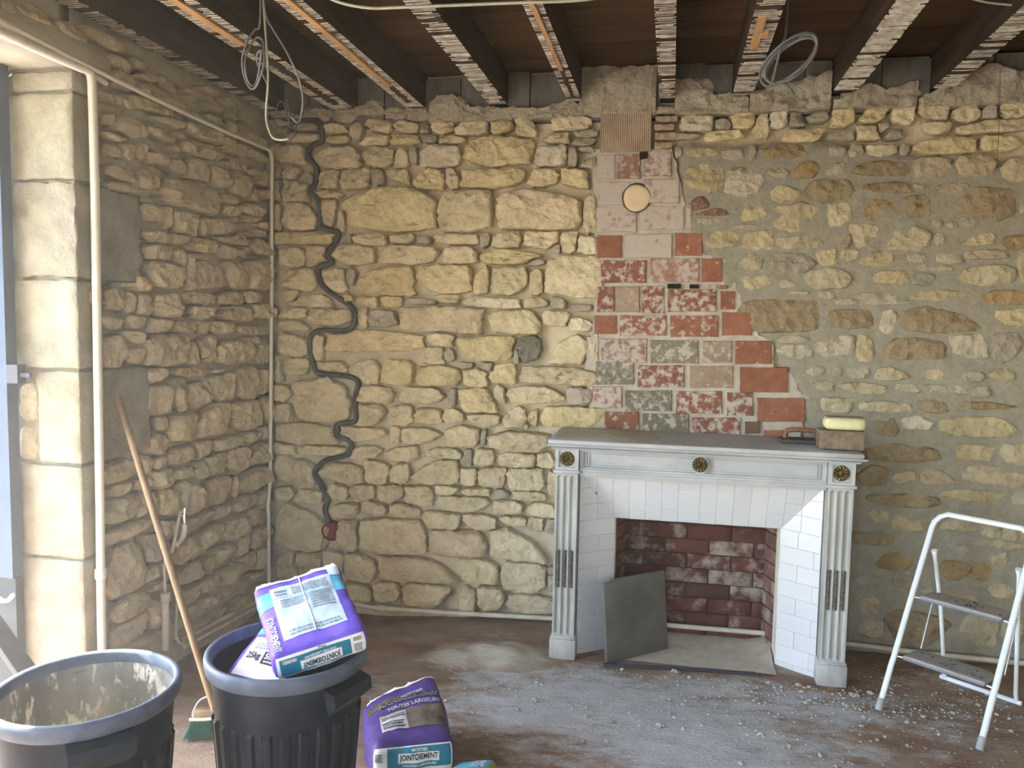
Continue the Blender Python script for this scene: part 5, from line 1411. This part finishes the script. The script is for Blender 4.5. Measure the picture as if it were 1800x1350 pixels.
# thickest at the door, thinning out to nothing across the room
tc_ = t_.nodes.new('ShaderNodeTexCoord'); sx_ = t_.nodes.new('ShaderNodeSeparateXYZ'); mr_ = t_.nodes.new('ShaderNodeMapRange')
t_.links.new(tc_.outputs['Generated'], sx_.inputs[0]); t_.links.new(sx_.outputs[0], mr_.inputs[0])
for k_, v_ in ((1, 0), (2, 1), (3, .034), (4, 0)): mr_.inputs[k_].default_value = v_
t_.links.new(mr_.outputs[0], vs_.inputs['Density'])
t_.links.new(vs_.outputs[0], t_.nodes['Material Output'].inputs['Volume'])
hz_o = MB().box(XL - .02, .9, -3.6, -.12, .02, 2.68).build('veil_haze', hz_m, origin=(-1.2, -1.8, .02))
tag(hz_o, 'added thin haze standing in for the lens veil by the door opening', 'haze', kind='stuff')

# ------------------------------------------------------------------ dust heap and rubble on the floor


def chip(p, s, mb):
    V = []
    for v in ((1, 0, 0), (-1, 0, 0), (0, 1, 0), (0, -1, 0), (0, 0, 1), (.7, .7, .5), (-.7, .6, .6), (-.6, -.7, .5), (.6, -.7, .6), (0, 0, -.2)):
        V.append(p + np.array(v) * s * rng.uniform(.6, 1.2, 3) * (1, 1, .75))
    Fc = [(0, 5, 4), (5, 2, 4), (2, 6, 4), (6, 1, 4), (1, 7, 4), (7, 3, 4), (3, 8, 4), (8, 0, 4), (0, 2, 5), (2, 1, 6), (1, 3, 7), (3, 0, 8)]
    mb.add(V, Fc)


V = []; HA = []; nx, ny = 60, 40; cx, cy = -.80, -.47
for j in range(ny):
    for i in range(nx):
        x = cx + (i / (nx - 1) - .5) * 1.15; y_ = cy + (j / (ny - 1) - .5) * .66
        g = math.exp(-((x - cx) / .26) ** 2 - ((y_ - cy) / .15) ** 2)
        h = .060 * g * (1 + .5 * N3((x * 9, y_ * 9, 3))) + .010 * N3((x * 20, y_ * 20, 5)) * g + .008 * N3((x * 7, y_ * 7, 9)) * sstep(0, .5, g) - .012
        V.append((x, y_, floor_z(x, y_) + h)); HA.append(min(1, .15 + 1.3 * g))
heap = tag(MB().add(V, [(j * nx + i, j * nx + i + 1, (j + 1) * nx + i + 1, (j + 1) * nx + i) for j in range(ny - 1) for i in range(nx - 1)]).build('dust_heap', M_HEAP, origin=(cx, cy, 0), smooth=9), 'low heap of beige mortar dust on the floor left of the fireplace', 'dust heap')
at = heap.data.attributes.new('dust', 'FLOAT', 'POINT'); at.data.foreach_set('value', HA)
mb = MB()
for i in range(3600):
    r = rng.random()
    if r < .45: x, y_ = rng.normal(.25, .55), rng.normal(-.95, .3)
    elif r < .75: x, y_ = rng.normal(.6, .35), rng.normal(-.58, .08)
    elif r < .9: x, y_ = rng.normal(1.2, .35), rng.normal(-.45, .25)
    else: x, y_ = rng.normal(-.5, .5), rng.normal(-.9, .4)
    if y_ > -.06 or y_ < -2.2 or x < -1.3 or x > 2.4: continue
    if -.53 < x < .83 and y_ > -.48: continue
    s = min(rng.exponential(.0021) + .001, .011)
    chip(np.array([x, y_, floor_z(x, y_) + s * .2]), s, mb)
tag(mb.build('floor_rubble', M_CHIP), 'small crumbs of mortar scattered on the floor before the fireplace', 'rubble', kind='stuff')
for (px, py, s, lab) in ((1187, 1181, .019, 'pale mortar lump at the hearth strip'), (940, 1231, .017, 'pale mortar lump on the open floor right of the purple bag'), (910, 1246, .011, 'small bluish-white chip left of the mortar lump on the open floor'), (1500, 1222, .022, 'grey mortar lump at the foot of the right pilaster'),
                         (1530, 1218, .016, 'grey mortar lump just left of the ladder foot'), (1403, 1203, .014, 'mortar lump before the right tiled cheek'), (1160, 1275, .016, 'mortar lump in the dusty middle of the floor'), (1515, 1275, .010, 'thin wood splinter lump in front of the ladder'), (1030, 1258, .013, 'flat mortar flake left of the floor middle'), (1072, 1268, .015, 'flat mortar flake nearest the floor middle')):
    p = P(px, py, 2, .006); p[2] = floor_z(p[0], p[1]) + s * .25
    mb = MB(); chip(p, s, mb); chip(p + np.array([s * .7, s * .2, -.1 * s]), s * .7, mb)
    tag(mb.build('mortar_lump', M_CHIP, origin=p), lab, 'rubble', 'mortar lumps on the floor')
